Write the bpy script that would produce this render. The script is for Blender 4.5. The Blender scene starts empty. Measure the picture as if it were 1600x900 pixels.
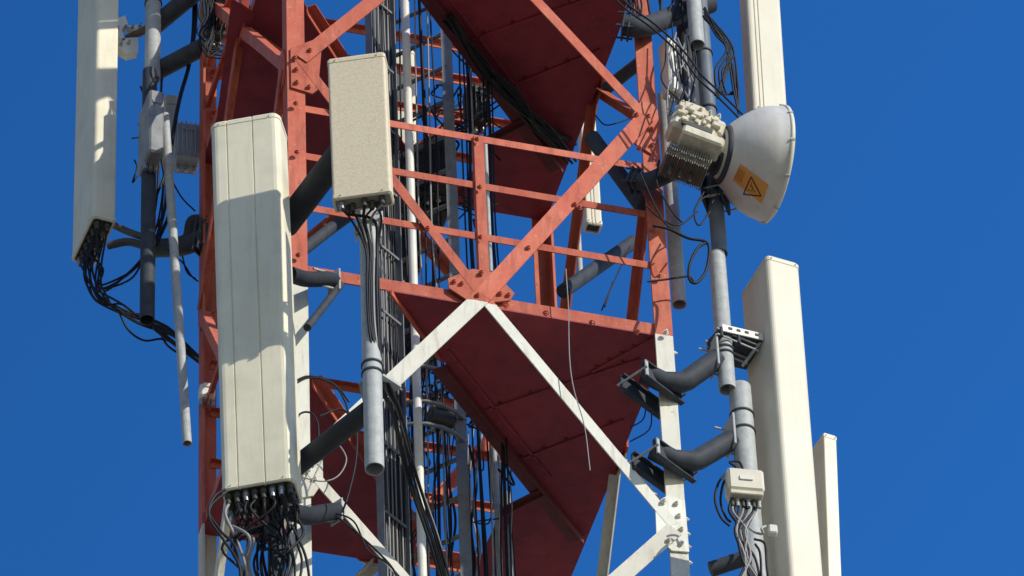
import bpy, math, random
from math import sin, cos, pi, radians, sqrt
from mathutils import Vector, Matrix
from mathutils.bvhtree import BVHTree

random.seed(11)
V = Vector
scene = bpy.context.scene
COL = scene.collection

# ------------------------------------------------------------------ camera
PHI, ELV, ROLL, DIST, FPX, AX, AY = 0.2790772618, 0.7550746028, -0.0464357116, 29.0, 9775.2724, 0.0190052237, 0.0222708889
ZB = DIST * sin(ELV) + 1.6            # height of the tower section's datum above the ground
RH = V((cos(PHI), -sin(PHI), 0)); AH = V((sin(PHI), cos(PHI), 0)); UP = V((0, 0, 1))
CAM = -(AH * cos(ELV) + UP * sin(ELV)) * DIST
_e2 = ELV + AY
_a2 = AH * cos(AX) + RH * sin(AX); _r2 = RH * cos(AX) - AH * sin(AX)
CF = _a2 * cos(_e2) + UP * sin(_e2); _u2 = -_a2 * sin(_e2) + UP * cos(_e2)
CR = _r2 * cos(ROLL) + _u2 * sin(ROLL); CU = -_r2 * sin(ROLL) + _u2 * cos(ROLL)

def proj(p):
    d = V(p) - CAM; w = d.dot(CF)
    return 800 + FPX * d.dot(CR) / w, 450 - FPX * d.dot(CU) / w
def ray(px, py):
    return (CF + CR * ((px - 800) / FPX) - CU * ((py - 450) / FPX)).normalized()
def PY(px, py, y):
    d = ray(px, py); return CAM + d * ((y - CAM.y) / d.y)
def PX(px, py, x):
    d = ray(px, py); return CAM + d * ((x - CAM.x) / d.x)
def PZ(px, py, z):
    d = ray(px, py); return CAM + d * ((z - CAM.z) / d.z)
def along(p, axis, py):
    """distance along axis from p at which the picture row is py"""
    t = 0.0
    for _ in range(12):
        y0 = proj(p + axis * t)[1]; y1 = proj(p + axis * (t + 0.01))[1]
        t += (py - y0) * 0.01 / (y1 - y0)
    return t
def zat(x, y, py):
    return along(V((x, y, 0)), UP, py)
def hdir(beta):
    """horizontal direction, beta degrees to the right of the viewer's direction back to the camera"""
    b = radians(beta); return RH * sin(b) - AH * cos(b)

cd = bpy.data.cameras.new('camera'); co = bpy.data.objects.new('camera', cd); COL.objects.link(co)
cd.sensor_width = 36; cd.lens = FPX / 1600 * 36; cd.clip_start = 0.5; cd.clip_end = 20000
m = Matrix((CR, CU, -CF)).transposed().to_4x4(); m.translation = CAM + V((0, 0, ZB))
co.matrix_world = m
scene.camera = co

# ------------------------------------------------------------------ materials
def new_mat(name):
    mt = bpy.data.materials.new(name); mt.use_nodes = True
    nt = mt.node_tree; b = nt.nodes['Principled BSDF']
    return mt, nt, b
def nod(nt, t, **kw):
    n = nt.nodes.new(t)
    for k, v in kw.items():
        if k in n.inputs: n.inputs[k].default_value = v
        else: setattr(n, k, v)
    return n
def mixc(nt, fac, a, b, blend='MIX'):
    n = nt.nodes.new('ShaderNodeMix'); n.data_type = 'RGBA'; n.blend_type = blend
    for sock, val in ((n.inputs[0], fac), (n.inputs[6], a), (n.inputs[7], b)):
        if hasattr(val, 'is_output'): nt.links.new(val, sock)
        elif isinstance(val, (int, float)): sock.default_value = val
        else: sock.default_value = (*val, 1)
    return n.outputs[2]
def ramp(nt, src, p0, p1, c0=0.0, c1=1.0):
    n = nt.nodes.new('ShaderNodeMapRange'); n.inputs[1].default_value = p0; n.inputs[2].default_value = p1
    n.inputs[3].default_value = c0; n.inputs[4].default_value = c1; nt.links.new(src, n.inputs[0]); return n.outputs[0]
def noise(nt, scale, detail=4, rough=0.6, stretch=None):
    g = nt.nodes.new('ShaderNodeNewGeometry'); mp = nt.nodes.new('ShaderNodeMapping')
    mp.inputs['Scale'].default_value = stretch or (1, 1, 1)
    nt.links.new(g.outputs['Position'], mp.inputs['Vector'])
    n = nod(nt, 'ShaderNodeTexNoise', Scale=scale, Detail=detail, Roughness=rough)
    nt.links.new(mp.outputs[0], n.inputs['Vector']); return n.outputs[0]
def bump(nt, b, h, strength=0.2, dist=0.004):
    n = nod(nt, 'ShaderNodeBump', Strength=strength, Distance=dist)
    nt.links.new(h, n.inputs['Height']); nt.links.new(n.outputs[0], b.inputs['Normal'])

def worn(name, base, dirt, rough=0.5, metallic=0.0, dirt_amt=0.5, spots=None, nscale=9, spec=0.35):
    mt, nt, b = new_mat(name)
    n1 = noise(nt, nscale, 5, 0.65)
    n2 = noise(nt, 26, 3, 0.6, (1, 1, 0.12))            # streaks running down
    c = mixc(nt, ramp(nt, n1, 0.42, 0.72, 0, dirt_amt), base, dirt)
    c = mixc(nt, ramp(nt, n2, 0.5, 0.75, 0, dirt_amt * 0.7), c, dirt)
    if spots:
        n3 = noise(nt, 60, 3, 0.6)
        c = mixc(nt, ramp(nt, n3, 0.70, 0.76, 0, 0.5), c, spots)
    nt.links.new(c, b.inputs['Base Color'])
    b.inputs['Roughness'].default_value = rough; b.inputs['Metallic'].default_value = metallic
    b.inputs['Specular IOR Level'].default_value = spec
    bump(nt, b, noise(nt, 70, 3), 0.12, 0.002)
    return mt

def tower_paint():
    mt, nt, b = new_mat('aviation_paint')
    g = nt.nodes.new('ShaderNodeNewGeometry'); sx = nt.nodes.new('ShaderNodeSeparateXYZ')
    nt.links.new(g.outputs['Position'], sx.inputs[0])
    zpaint = zat(-0.9, -0.9, 426) + ZB
    wob = ramp(nt, noise(nt, 30, 2), 0, 1, -0.008, 0.008)
    a = nt.nodes.new('ShaderNodeMath'); a.operation = 'ADD'; nt.links.new(sx.outputs[2], a.inputs[0]); nt.links.new(wob, a.inputs[1])
    s = nt.nodes.new('ShaderNodeMath'); s.operation = 'SUBTRACT'; nt.links.new(a.outputs[0], s.inputs[0]); s.inputs[1].default_value = zpaint
    d = nt.nodes.new('ShaderNodeMath'); d.operation = 'DIVIDE'; nt.links.new(s.outputs[0], d.inputs[0]); d.inputs[1].default_value = 8.0
    f = nt.nodes.new('ShaderNodeMath'); f.operation = 'FRACT'; nt.links.new(d.outputs[0], f.inputs[0])
    lt = nt.nodes.new('ShaderNodeMath'); lt.operation = 'LESS_THAN'; nt.links.new(f.outputs[0], lt.inputs[0]); lt.inputs[1].default_value = 0.5
    n1 = noise(nt, 7, 5, 0.65); n2 = noise(nt, 30, 3, 0.6, (1, 1, 0.15)); n3 = noise(nt, 55, 4, 0.6)
    red = mixc(nt, ramp(nt, n1, 0.33, 0.68), (0.53, 0.115, 0.070), (0.62, 0.185, 0.115))
    red = mixc(nt, ramp(nt, n2, 0.48, 0.72, 0, 0.75), red, (0.34, 0.085, 0.055))
    red = mixc(nt, ramp(nt, n3, 0.62, 0.68, 0, 0.55), red, (0.66, 0.30, 0.21))
    n4 = noise(nt, 42, 5, 0.7, (1, 1, 0.6)); red = mixc(nt, ramp(nt, n4, 0.64, 0.70, 0, 0.7), red, (0.15, 0.055, 0.035))
    wh = mixc(nt, ramp(nt, n1, 0.45, 0.75, 0, 0.5), (0.78, 0.76, 0.68), (0.62, 0.59, 0.51))
    wh = mixc(nt, ramp(nt, n2, 0.52, 0.78, 0, 0.6), wh, (0.45, 0.39, 0.31))
    wh = mixc(nt, ramp(nt, n3, 0.66, 0.71, 0, 0.6), wh, (0.34, 0.24, 0.17))
    c = mixc(nt, lt.outputs[0], wh, red)
    oi = nt.nodes.new('ShaderNodeObjectInfo'); ag = nt.nodes.new('ShaderNodeCombineColor')      # each member has weathered differently
    for k, (lo_, hi_) in enumerate(((0.80, 1.06), (0.78, 1.10), (0.74, 1.10))): nt.links.new(ramp(nt, oi.outputs['Random'], 0, 1, lo_, hi_), ag.inputs[k])
    c = mixc(nt, 1.0, c, ag.outputs[0], 'MULTIPLY')
    nt.links.new(c, b.inputs['Base Color']); b.inputs['Roughness'].default_value = 0.55
    b.inputs['Specular IOR Level'].default_value = 0.14
    bump(nt, b, noise(nt, 60, 4), 0.15, 0.002)
    return mt
PAINT = tower_paint()
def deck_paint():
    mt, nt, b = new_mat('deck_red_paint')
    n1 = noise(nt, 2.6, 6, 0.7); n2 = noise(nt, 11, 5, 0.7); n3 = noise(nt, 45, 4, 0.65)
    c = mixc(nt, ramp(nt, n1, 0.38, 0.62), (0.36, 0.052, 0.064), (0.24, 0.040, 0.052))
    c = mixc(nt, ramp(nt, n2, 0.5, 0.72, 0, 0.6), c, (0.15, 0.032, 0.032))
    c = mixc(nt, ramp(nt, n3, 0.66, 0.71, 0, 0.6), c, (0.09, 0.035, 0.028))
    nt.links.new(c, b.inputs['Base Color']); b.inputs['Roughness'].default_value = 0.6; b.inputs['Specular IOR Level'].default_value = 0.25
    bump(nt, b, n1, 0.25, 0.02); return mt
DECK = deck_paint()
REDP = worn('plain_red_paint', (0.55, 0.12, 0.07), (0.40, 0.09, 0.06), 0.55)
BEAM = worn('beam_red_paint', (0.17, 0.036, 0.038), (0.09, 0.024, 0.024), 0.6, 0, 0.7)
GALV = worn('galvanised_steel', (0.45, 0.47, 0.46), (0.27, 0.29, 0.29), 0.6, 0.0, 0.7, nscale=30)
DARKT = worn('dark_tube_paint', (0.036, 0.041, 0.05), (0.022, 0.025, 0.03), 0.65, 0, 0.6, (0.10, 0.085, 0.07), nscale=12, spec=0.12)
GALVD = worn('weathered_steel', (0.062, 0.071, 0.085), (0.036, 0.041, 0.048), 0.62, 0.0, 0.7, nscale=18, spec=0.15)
LADDER = worn('ladder_steel', (0.22, 0.235, 0.255), (0.12, 0.13, 0.145), 0.55, 0.1, 0.6, nscale=18)
RADOME = worn('radome_cream', (0.81, 0.765, 0.585), (0.60, 0.55, 0.40), 0.5, 0, 0.55, (0.40, 0.36, 0.28), nscale=4)
RADOME2 = worn('radome_white', (0.71, 0.67, 0.54), (0.57, 0.52, 0.40), 0.48, 0, 0.45, (0.45, 0.41, 0.32), nscale=4)
WHITEP = worn('white_plastic', (0.76, 0.75, 0.68), (0.55, 0.53, 0.45), 0.45, 0, 0.5)
RRUM = worn('radio_grey', (0.36, 0.38, 0.41), (0.25, 0.26, 0.28), 0.5, 0, 0.5)
CREAM = worn('cast_cream', (0.66, 0.61, 0.47), (0.40, 0.36, 0.27), 0.5, 0, 0.7, nscale=22)
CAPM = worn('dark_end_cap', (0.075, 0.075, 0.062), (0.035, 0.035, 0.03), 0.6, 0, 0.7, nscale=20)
RUBBER = worn('black_cable_sheath', (0.014, 0.015, 0.019), (0.026, 0.026, 0.028), 0.5, 0, 0.5, spec=0.2)
GREYCABLE = worn('grey_cable_sheath', (0.30, 0.30, 0.30), (0.16, 0.16, 0.17), 0.5)
CHROME = worn('connector_metal', (0.55, 0.55, 0.52), (0.3, 0.3, 0.28), 0.3, 0.8, 0.4)
ORANGE = worn('orange_sticker', (0.68, 0.30, 0.055), (0.60, 0.34, 0.12), 0.5, 0, 0.6, nscale=25)
INK = worn('black_ink', (0.03, 0.025, 0.02), (0.06, 0.05, 0.04), 0.6)
INKR = worn('faded_ink', (0.50, 0.16, 0.03), (0.45, 0.2, 0.06), 0.6)
DISHW = worn('dish_white', (0.62, 0.61, 0.58), (0.47, 0.43, 0.36), 0.45, 0, 0.55, nscale=6)
def speckled():
    mt, nt, b = new_mat('speckled_fibreglass')
    n1 = noise(nt, 85, 3, 0.7); n2 = noise(nt, 9, 4)
    c = mixc(nt, ramp(nt, n1, 0.38, 0.66), (0.73, 0.635, 0.45), (0.60, 0.52, 0.365))
    c = mixc(nt, ramp(nt, n2, 0.4, 0.7, 0, 0.4), c, (0.66, 0.59, 0.44))
    nt.links.new(c, b.inputs['Base Color']); b.inputs['Roughness'].default_value = 0.7
    bump(nt, b, n1, 0.35, 0.003); return mt
SPECK = speckled()

# ------------------------------------------------------------------ mesh builder
class MB:
    def __init__(s): s.v = []; s.f = []; s.sm = []
    def add(s, vs, fs, smooth=False):
        o = len(s.v); s.v += [V(p) for p in vs]
        for f in fs: s.f.append([i + o for i in f]); s.sm.append(smooth)
    def box(s, c, ax, ay, az):
        """half-extent vectors"""
        c = V(c); vs = [c + ax * i + ay * j + az * k for i in (-1, 1) for j in (-1, 1) for k in (-1, 1)]
        s.add(vs, [(0, 1, 3, 2), (4, 6, 7, 5), (0, 4, 5, 1), (2, 3, 7, 6), (0, 2, 6, 4), (1, 5, 7, 3)])
    def bbox(s, c, ax, ay, az, r=0.004):
        """box with chamfered edges, half-extent vectors"""
        c = V(c); L = [ax.length, ay.length, az.length]; A = [ax.normalized(), ay.normalized(), az.normalized()]
        r = min(r, min(L) * 0.45); vs = []; idx = {}
        for i in (-1, 1):
            for j in (-1, 1):
                for k in (-1, 1):
                    sg = (i, j, k)
                    for d in range(3):
                        e = [L[q] - (0 if q == d else r) for q in range(3)]
                        idx[(i, j, k, d)] = len(vs)
                        vs.append(c + A[0] * (i * e[0]) + A[1] * (j * e[1]) + A[2] * (k * e[2]))
        fs = []
        for d in range(3):
            o = [q for q in range(3) if q != d]
            for sgn in (-1, 1):
                loop = []
                for p, q in ((-1, -1), (1, -1), (1, 1), (-1, 1)):
                    t = [0, 0, 0]; t[d] = sgn; t[o[0]] = p; t[o[1]] = q; loop.append(idx[(*t, d)])
                fs.append(loop)
            for p in (-1, 1):
                for q in (-1, 1):
                    t0 = [0, 0, 0]; t0[o[0]] = p; t0[o[1]] = q; t1 = list(t0); t0[d] = -1; t1[d] = 1
                    fs.append([idx[(*t0, o[0])], idx[(*t1, o[0])], idx[(*t1, o[1])], idx[(*t0, o[1])]])
        for i in (-1, 1):
            for j in (-1, 1):
                for k in (-1, 1): fs.append([idx[(i, j, k, d)] for d in range(3)])
        s.add(vs, fs)
    def bar(s, p, q, wd, w, h):
        """rectangular bar p->q, w across along wd, h along the other normal"""
        p = V(p); q = V(q); ax = (q - p); l = ax.length; ax.normalize()
        wd = (V(wd) - ax * V(wd).dot(ax)).normalized(); hd = ax.cross(wd)
        s.bbox((p + q) / 2, ax * (l / 2), wd * (w / 2), hd * (h / 2), 0.002)
    def angle(s, p, q, wd, hd, w, h, t):
        """steel angle: heel line p->q, one flange along wd, the other along hd"""
        p = V(p); q = V(q); ax = (q - p).normalized()
        wd = V(wd); hd = V(hd); wd = (wd - ax * wd.dot(ax)).normalized(); hd = (hd - ax * hd.dot(ax) - wd * hd.dot(wd)).normalized()
        prof = [(0, 0), (w, 0), (w, t), (t * 1.6, t), (t, t * 1.6), (t, h), (0, h)]
        a = [p + wd * x + hd * y for x, y in prof]; b = [q + wd * x + hd * y for x, y in prof]; n = len(prof)
        s.add(a + b, [(i, (i + 1) % n, n + (i + 1) % n, n + i) for i in range(n)] + [(0, 1, 2, 3), (0, 3, 4), (0, 4, 5, 6)] +
              [(n, n + 3, n + 2, n + 1), (n, n + 4, n + 3), (n, n + 6, n + 5, n + 4)])
    def tube(s, pts, r, n=8, cap=True, rads=None):
        pts = [V(p) for p in pts]; k = len(pts); rings = []; T = []
        for i in range(k): T.append((pts[min(i + 1, k - 1)] - pts[max(i - 1, 0)]).normalized())
        nrm = T[0].orthogonal().normalized(); base = len(s.v); vs = []; fs = []
        for i in range(k):
            nrm = (nrm - T[i] * nrm.dot(T[i])).normalized(); bn = T[i].cross(nrm); rr = rads[i] if rads else r
            for j in range(n):
                a = 2 * pi * j / n; vs.append(pts[i] + (nrm * cos(a) + bn * sin(a)) * rr)
        for i in range(k - 1):
            for j in range(n):
                fs.append((i * n + j, i * n + (j + 1) % n, (i + 1) * n + (j + 1) % n, (i + 1) * n + j))
        s.add(vs, fs, True)
        if cap:
            s.add(vs[:n], [tuple(range(n))[::-1]]); s.add(vs[-n:], [tuple(range(n))])
    def pipe(s, p, q, r, t=0.004, n=24):
        """hollow open-ended pipe"""
        p = V(p); q = V(q); ax = (q - p).normalized(); e1 = ax.orthogonal().normalized(); e2 = ax.cross(e1)
        def ring(c, rr): return [c + (e1 * cos(2 * pi * j / n) + e2 * sin(2 * pi * j / n)) * rr for j in range(n)]
        o0, o1, i0, i1 = ring(p, r), ring(q, r), ring(p, r - t), ring(q, r - t)
        S = lambda a, b: [(j, (j + 1) % n, n + (j + 1) % n, n + j) for j in range(n)]
        s.add(o0 + o1, S(0, 0), True); s.add(i1 + i0, S(0, 0), True); s.add(i0 + o0, S(0, 0)); s.add(o1 + i1, S(0, 0))
    def ring(s, c, ax, r0, r1, h, n=24):
        """solid flat collar"""
        ax = V(ax).normalized(); s.pipe(V(c) - ax * h / 2, V(c) + ax * h / 2, r1, r1 - r0, n)
    def prism(s, poly, nrm, t):
        """polygon extruded by t along nrm"""
        nrm = V(nrm).normalized(); a = [V(p) for p in poly]; b = [p + nrm * t for p in a]; n = len(a)
        s.add(a + b, [tuple(range(n))[::-1], tuple(range(n, 2 * n))] + [(i, (i + 1) % n, n + (i + 1) % n, n + i) for i in range(n)])
    def bolt(s, p, nrm, r=0.011, h=0.016):
        p = V(p); nrm = V(nrm).normalized(); e1 = nrm.orthogonal().normalized(); e1 = Matrix.Rotation(random.random() * 2, 3, nrm) @ e1; e2 = nrm.cross(e1)
        def hexa(c, rr, k=6): return [c + (e1 * cos(2 * pi * j / k) + e2 * sin(2 * pi * j / k)) * rr for j in range(k)]
        a = hexa(p, r * 1.35); b = hexa(p + nrm * 0.003, r * 1.35); c = hexa(p + nrm * 0.003, r); d = hexa(p + nrm * h, r * 0.92)
        e = hexa(p + nrm * h, r * 0.5); f = hexa(p + nrm * (h + 0.008), r * 0.45)
        Q = [(i, (i + 1) % 6, 6 + (i + 1) % 6, 6 + i) for i in range(6)]
        s.add(a + b, Q); s.add(b + c, Q); s.add(c + d, Q); s.add(d, [tuple(range(6))]); s.add(e + f, Q); s.add(f, [tuple(range(6))])
    def lathe(s, c, ax, prof, n=40, smooth=True):
        """prof: (distance along ax, radius)"""
        c = V(c); ax = V(ax).normalized(); e1 = ax.orthogonal().normalized(); e2 = ax.cross(e1); vs = []
        for d, r in prof:
            for j in range(n): vs.append(c + ax * d + (e1 * cos(2 * pi * j / n) + e2 * sin(2 * pi * j / n)) * r)
        fs = [(i * n + j, i * n + (j + 1) % n, (i + 1) * n + (j + 1) % n, (i + 1) * n + j) for i in range(len(prof) - 1) for j in range(n)]
        s.add(vs, fs, smooth)

LOC = {}
def build(name, mb, mat, parent=None, label=None, origin=None):
    me = bpy.data.meshes.new(name)
    if parent is not None: off = LOC[parent.name_full]
    else: off = V(origin) if origin is not None else sum(mb.v, V()) / len(mb.v)
    me.from_pydata([tuple(p - off) for p in mb.v], [], mb.f)
    me.polygons.foreach_set('use_smooth', mb.sm); me.validate(); me.update()
    import bmesh
    bm = bmesh.new(); bm.from_mesh(me); bmesh.ops.recalc_face_normals(bm, faces=bm.faces); bm.to_mesh(me); bm.free()
    me.materials.append(mat)
    o = bpy.data.objects.new(name, me); COL.objects.link(o)
    if parent is not None: o.parent = parent
    else: o.location = off + V((0, 0, ZB))
    LOC[o.name_full] = off
    if label: o['label'] = label
    return o
def tag(o, label, cat, group=None):
    o['label'] = label; o['category'] = cat
    if group: o['group'] = group
    return o
def thing(name, label, cat, loc, group=None):
    o = bpy.data.objects.new(name, None); COL.objects.link(o); o.empty_display_size = 0.1
    o.location = V(loc) + V((0, 0, ZB)); LOC[o.name_full] = V(loc); tag(o, label, cat, group); return o
def one(fn, *a, **k):
    m_ = MB(); getattr(m_, fn)(*a, **k); return m_
def spline(pts, sub=7):
    pts = [V(p) for p in pts]; P = [pts[0] * 2 - pts[1]] + pts + [pts[-1] * 2 - pts[-2]]; out = []
    for i in range(1, len(P) - 2):
        p0, p1, p2, p3 = P[i - 1:i + 3]
        for k in range(sub):
            t = k / sub
            out.append(0.5 * ((2 * p1) + (p2 - p0) * t + (2 * p0 - 5 * p1 + 4 * p2 - p3) * t * t + (3 * p1 - p0 - 3 * p2 + p3) * t ** 3))
    out.append(P[-2]); return out
def S_(p): return 1.0 / 337.0 * p          # picture pixels to metres, at the tower

# ------------------------------------------------------------------ ground, footings
def ground():
    mt, nt, b = new_mat('dry_ground')
    n1 = noise(nt, 0.05, 6); n2 = noise(nt, 1.2, 5)
    c = mixc(nt, ramp(nt, n1, 0.35, 0.65), (0.22, 0.20, 0.17), (0.13, 0.13, 0.10))
    c = mixc(nt, ramp(nt, n2, 0.4, 0.7, 0, 0.5), c, (0.25, 0.23, 0.20))
    nt.links.new(c, b.inputs['Base Color']); b.inputs['Roughness'].default_value = 0.95
    g = MB(); N = 24; R = 9000; vs = [V((0, 0, -ZB))]; fs = []
    for r in (20, 120, 900, R):
        vs += [V((r * cos(2 * pi * j / N), r * sin(2 * pi * j / N), -ZB)) for j in range(N)]
    for j in range(N): fs.append((0, 1 + j, 1 + (j + 1) % N))
    for k in range(3):
        for j in range(N): fs.append((1 + k * N + j, 1 + (k + 1) * N + j, 1 + (k + 1) * N + (j + 1) % N, 1 + k * N + (j + 1) % N))
    g.add(vs, fs)
    o = build('ground', g, mt, origin=(0, 0, -ZB)); o['kind'] = 'structure'
ground()

# ------------------------------------------------------------------ lattice tower
H = 0.9
TW = thing('lattice_tower', 'square red and white painted steel lattice tower with X bracing and bolted gusset plates', 'tower', (0, 0, -ZB))
zc = [0.0]; 
zn0 = (zat(-H, -H, 93) + zat(H, -H, 192)) / 2
zn1 = (zat(-H, -H, 742) + zat(H, -H, 812)) / 2
zcm = zat(0, -H, -112); zc1 = zat(0, -H, 1073)
zn_up = zcm + (zcm - zn0); z_up2 = zn_up + 0.75; z_top = z_up2 + 0.75
zn2 = zc1 - (zn1 - zc1)
LEG_TOP = z_top
corners = [(-1, -1), (1, -1), (1, 1), (-1, 1)]
for sx_, sy_ in corners:
    mb = MB(); mb.angle((sx_ * H, sy_ * H, -ZB + 0.35), (sx_ * H, sy_ * H, LEG_TOP), (-sx_, 0, 0), (0, -sy_, 0), 0.085, 0.085, 0.012)
    build('leg', mb, PAINT, TW)
for sx_, sy_ in corners:
    mb = MB(); mb.bbox((sx_ * H, sy_ * H, -ZB + 0.17), V((0.3, 0, 0)), V((0, 0.3, 0)), V((0, 0, 0.18)), 0.02)
    build('footing', mb, worn('concrete', (0.38, 0.37, 0.35), (0.25, 0.24, 0.22), 0.9), TW)
# face frames: origin corner (s=0) to the other corner (s=1); n is the outward normal
FACES = {'front': (V((-H, -H, 0)), V((H, -H, 0)), V((0, -1, 0))), 'right': (V((H, -H, 0)), V((H, H, 0)), V((1, 0, 0))),
         'back': (V((H, H, 0)), V((-H, H, 0)), V((0, 1, 0))), 'left': (V((-H, H, 0)), V((-H, -H, 0)), V((-1, 0, 0)))}
def fpt(face, s, z, off=0.0):
    a, b, n = FACES[face]; return a.lerp(b, s) + n * off + V((0, 0, z))
def brace(face, s0, z0, s1, z1, w=0.06, off=0.004, lip=-1, t=0.007, name='diagonal_brace', lipw=None):
    """an angle lying on the face; its standing flange points inward"""
    a, b, n = FACES[face]; p = fpt(face, s0, z0, off); q = fpt(face, s1, z1, off)
    ax = (q - p).normalized(); wd = n.cross(ax)
    if wd.z < 0: wd = -wd
    wd = wd * lip
    p = p - wd * (w / 2); q = q - wd * (w / 2)
    mb = MB(); mb.angle(p, q, wd, -n, w, lipw or w * 0.8, t)
    return build(name, mb, PAINT, TW)
E0 = 0.035
seq = [(zn0, 0.0, 0.0), ]
def xbay(face, zc_, zlo, zhi, wa=0.055, wb=0.055, offa=0.012, offb=0.020):
    # four half diagonals meeting at the middle of the face
    if zhi is not None:
        brace(face, E0, zhi - 0.02, 0.5, zc_, wa, offa); brace(face, 1 - E0, zhi - 0.02, 0.5, zc_, wb, offb)
    if zlo is not None:
        brace(face, E0, zlo + 0.02, 0.5, zc_, wb, offb); brace(face, 1 - E0, zlo + 0.02, 0.5, zc_, wa, offa)
for face in ('right', 'back', 'left'):
    xbay(face, 0.0, zn1, zn0); xbay(face, zcm, zn0, zn_up); xbay(face, zc1, zn2, zn1)
    xbay(face, z_up2, zn_up, z_top)
# front face, each brace with its own measured size
brace('front', E0, zn0, 0.5, 0, 0.050, 0.013); brace('front', 1 - E0, zn0 + 0.01, 0.5, 0.0, 0.082, 0.021, lip=-1)
brace('front', E0, zn1 + 0.02, 0.5, 0, 0.080, 0.021); brace('front', 1 - E0, zn1, 0.5, 0.0, 0.056, 0.013)
brace('front', E0, zn0, 0.5, zcm, 0.070, 0.021); brace('front', 1 - E0, zn0 + 0.02, 0.5, zcm, 0.054, 0.013)
brace('front', E0, zn1, 0.5, zc1, 0.052, 0.013); brace('front', 1 - E0, zn1 - 0.03, 0.5, zc1, 0.080, 0.021)
xbay('front', z_up2, zn_up, z_top); xbay('front', zc1 - 1e-4, zn2, None)
brace('front', 0.04, zn_up, 0.5, zcm); brace('front', 0.96, zn_up, 0.5, zcm)
# plain bays down to the footings
zl = zn2; nb = 6; hb = (zn2 + ZB - 0.5) / nb
for k in range(nb):
    for face in FACES:
        brace(face, 0.03, zl - hb * k, 0.97, zl - hb * (k + 1), 0.07, 0.012); brace(face, 0.97, zl - hb * k, 0.03, zl - hb * (k + 1), 0.07, 0.022)
# horizontals at each crossing and guard rails
def horiz(face, z, w, name='horizontal_beam', off=-0.014, s0=0.01, s1=0.99, lipw=None, t=0.007):
    a, b, n = FACES[face]; p = fpt(face, s0, z + w / 2, off); q = fpt(face, s1, z + w / 2, off)
    mb = MB(); mb.angle(p, q, V((0, 0, -1)), -n, w, lipw or w, t); return build(name, mb, PAINT, TW)
for face in FACES:
    for z in (0.0, zcm, zc1, z_up2): horiz(face, z, 0.068)
RZ = [zat(-H, -H, y) for y in (162, 236, 316)]
for face in FACES:
    for k, z in enumerate(RZ):
        if face == 'front':
            horiz(face, z, 0.042, 'guard_rail', -0.012, 0.012, (0.985, 0.985, 0.99)[k], 0.03, 0.005)
        elif face == 'back' or (face == 'left' and k == 1): horiz(face, z, 0.04, 'guard_rail', -0.012, 0.03, 0.97, 0.03, 0.005)
    for k, (s, dz) in enumerate(((0.5, 0),) if face in ('front', 'back') else ()):
        mb = MB(); a, b, n = FACES[face]
        if face == 'front':
            p = PY(757, 430, -H - 0.003); q = PY(745, 212, -H - 0.003); q.x = p.x
            mb.angle(p - V((0.024, 0, 0)), q - V((0.024, 0, 0)), (1, 0, 0), (0, 1, 0), 0.048, 0.04, 0.006)
        else:
            p = fpt(face, s, 0.035, -0.006); q = fpt(face, s, RZ[0] + 0.02, -0.006)
            mb.angle(p, q, (b - a).normalized(), -n, 0.045, 0.04, 0.006)
        build('rail_post', mb, PAINT, TW)
for face in FACES:                         # rails above the upper platform
    for dz in (0.30, 0.60):
        horiz(face, zcm + dz, 0.04, 'guard_rail', -0.012, 0.03, 0.97, 0.03, 0.005)
# rails seen through the tower on its back face
for (x0, y0, x1, y1) in ((560, 49, 715, 77), (560, 101, 720, 128)):
    p = PY(x0, y0, H - 0.03); q = PY(x1, y1, H - 0.03); zz = (p.z + q.z) / 2
    mb = MB(); mb.angle((-H + 0.02, H - 0.03, zz + 0.02), (H - 0.02, H - 0.03, zz + 0.02), (0, 0, -1), (0, -1, 0), 0.04, 0.035, 0.006)
    build('guard_rail', mb, PAINT, TW)

# gusset plates with bolts
def gusset(pix, bolts, y=-H - 0.002, t=0.0095, br=0.011, out=0.0):
    poly = [PY(x, yy, y - t) for x, yy in pix]
    mb = MB(); mb.prism(poly, (0, 1, 0), t)
    g = build('gusset_plate', mb, PAINT, TW)
    for bx, by in bolts:
        b = MB(); b.bolt(PY(bx, by, y - t - out), (0, -1, 0), br); build('bolt', b, PAINT, g)
    return g
gusset([(700, 435), (738, 420), (772, 425), (804, 458), (797, 469), (752, 474), (728, 467), (702, 450)],
       [(709, 441), (721, 444), (781, 460), (794, 462)], out=0.0)
gusset([(454, 75), (490, 62), (503, 70), (497, 140), (488, 146), (455, 136)], [(462, 110), (463, 130), (482, 137)], out=0.0)
gusset([(987, 183), (1001, 158), (1026, 164), (1032, 205), (1018, 240), (992, 224)],
       [(1012, 184), (1017, 203), (1018, 228)], out=0.0)
gusset([(466, 737), (504, 706), (505, 752), (490, 774), (468, 778)], [(472, 741), (491, 750)], out=0.0)
gusset([(1024, 790), (1042, 774), (1070, 782), (1077, 862), (1050, 860), (1026, 838)],
       [(1056, 788), (1060, 807), (1064, 828), (1064, 850)], out=0.0)
for (bx, by) in ((462, 162), (464, 238), (467, 318), (466, 399), (1022, 356), (1030, 432), (1040, 520), (749, 293), (750, 371), (745, 218), (484, 79), (460, 91), (994, 180), (998, 233), (1037, 783), (1044, 845), (752, 426), (746, 462), (480, 735), (668, 357), (905, 325), (825, 388), (898, 320)):
    b = MB(); b.bolt(PY(bx, by, -H - 0.022), (0, -1, 0), 0.011, 0.013); build('bolt', b, PAINT, TW)
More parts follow.
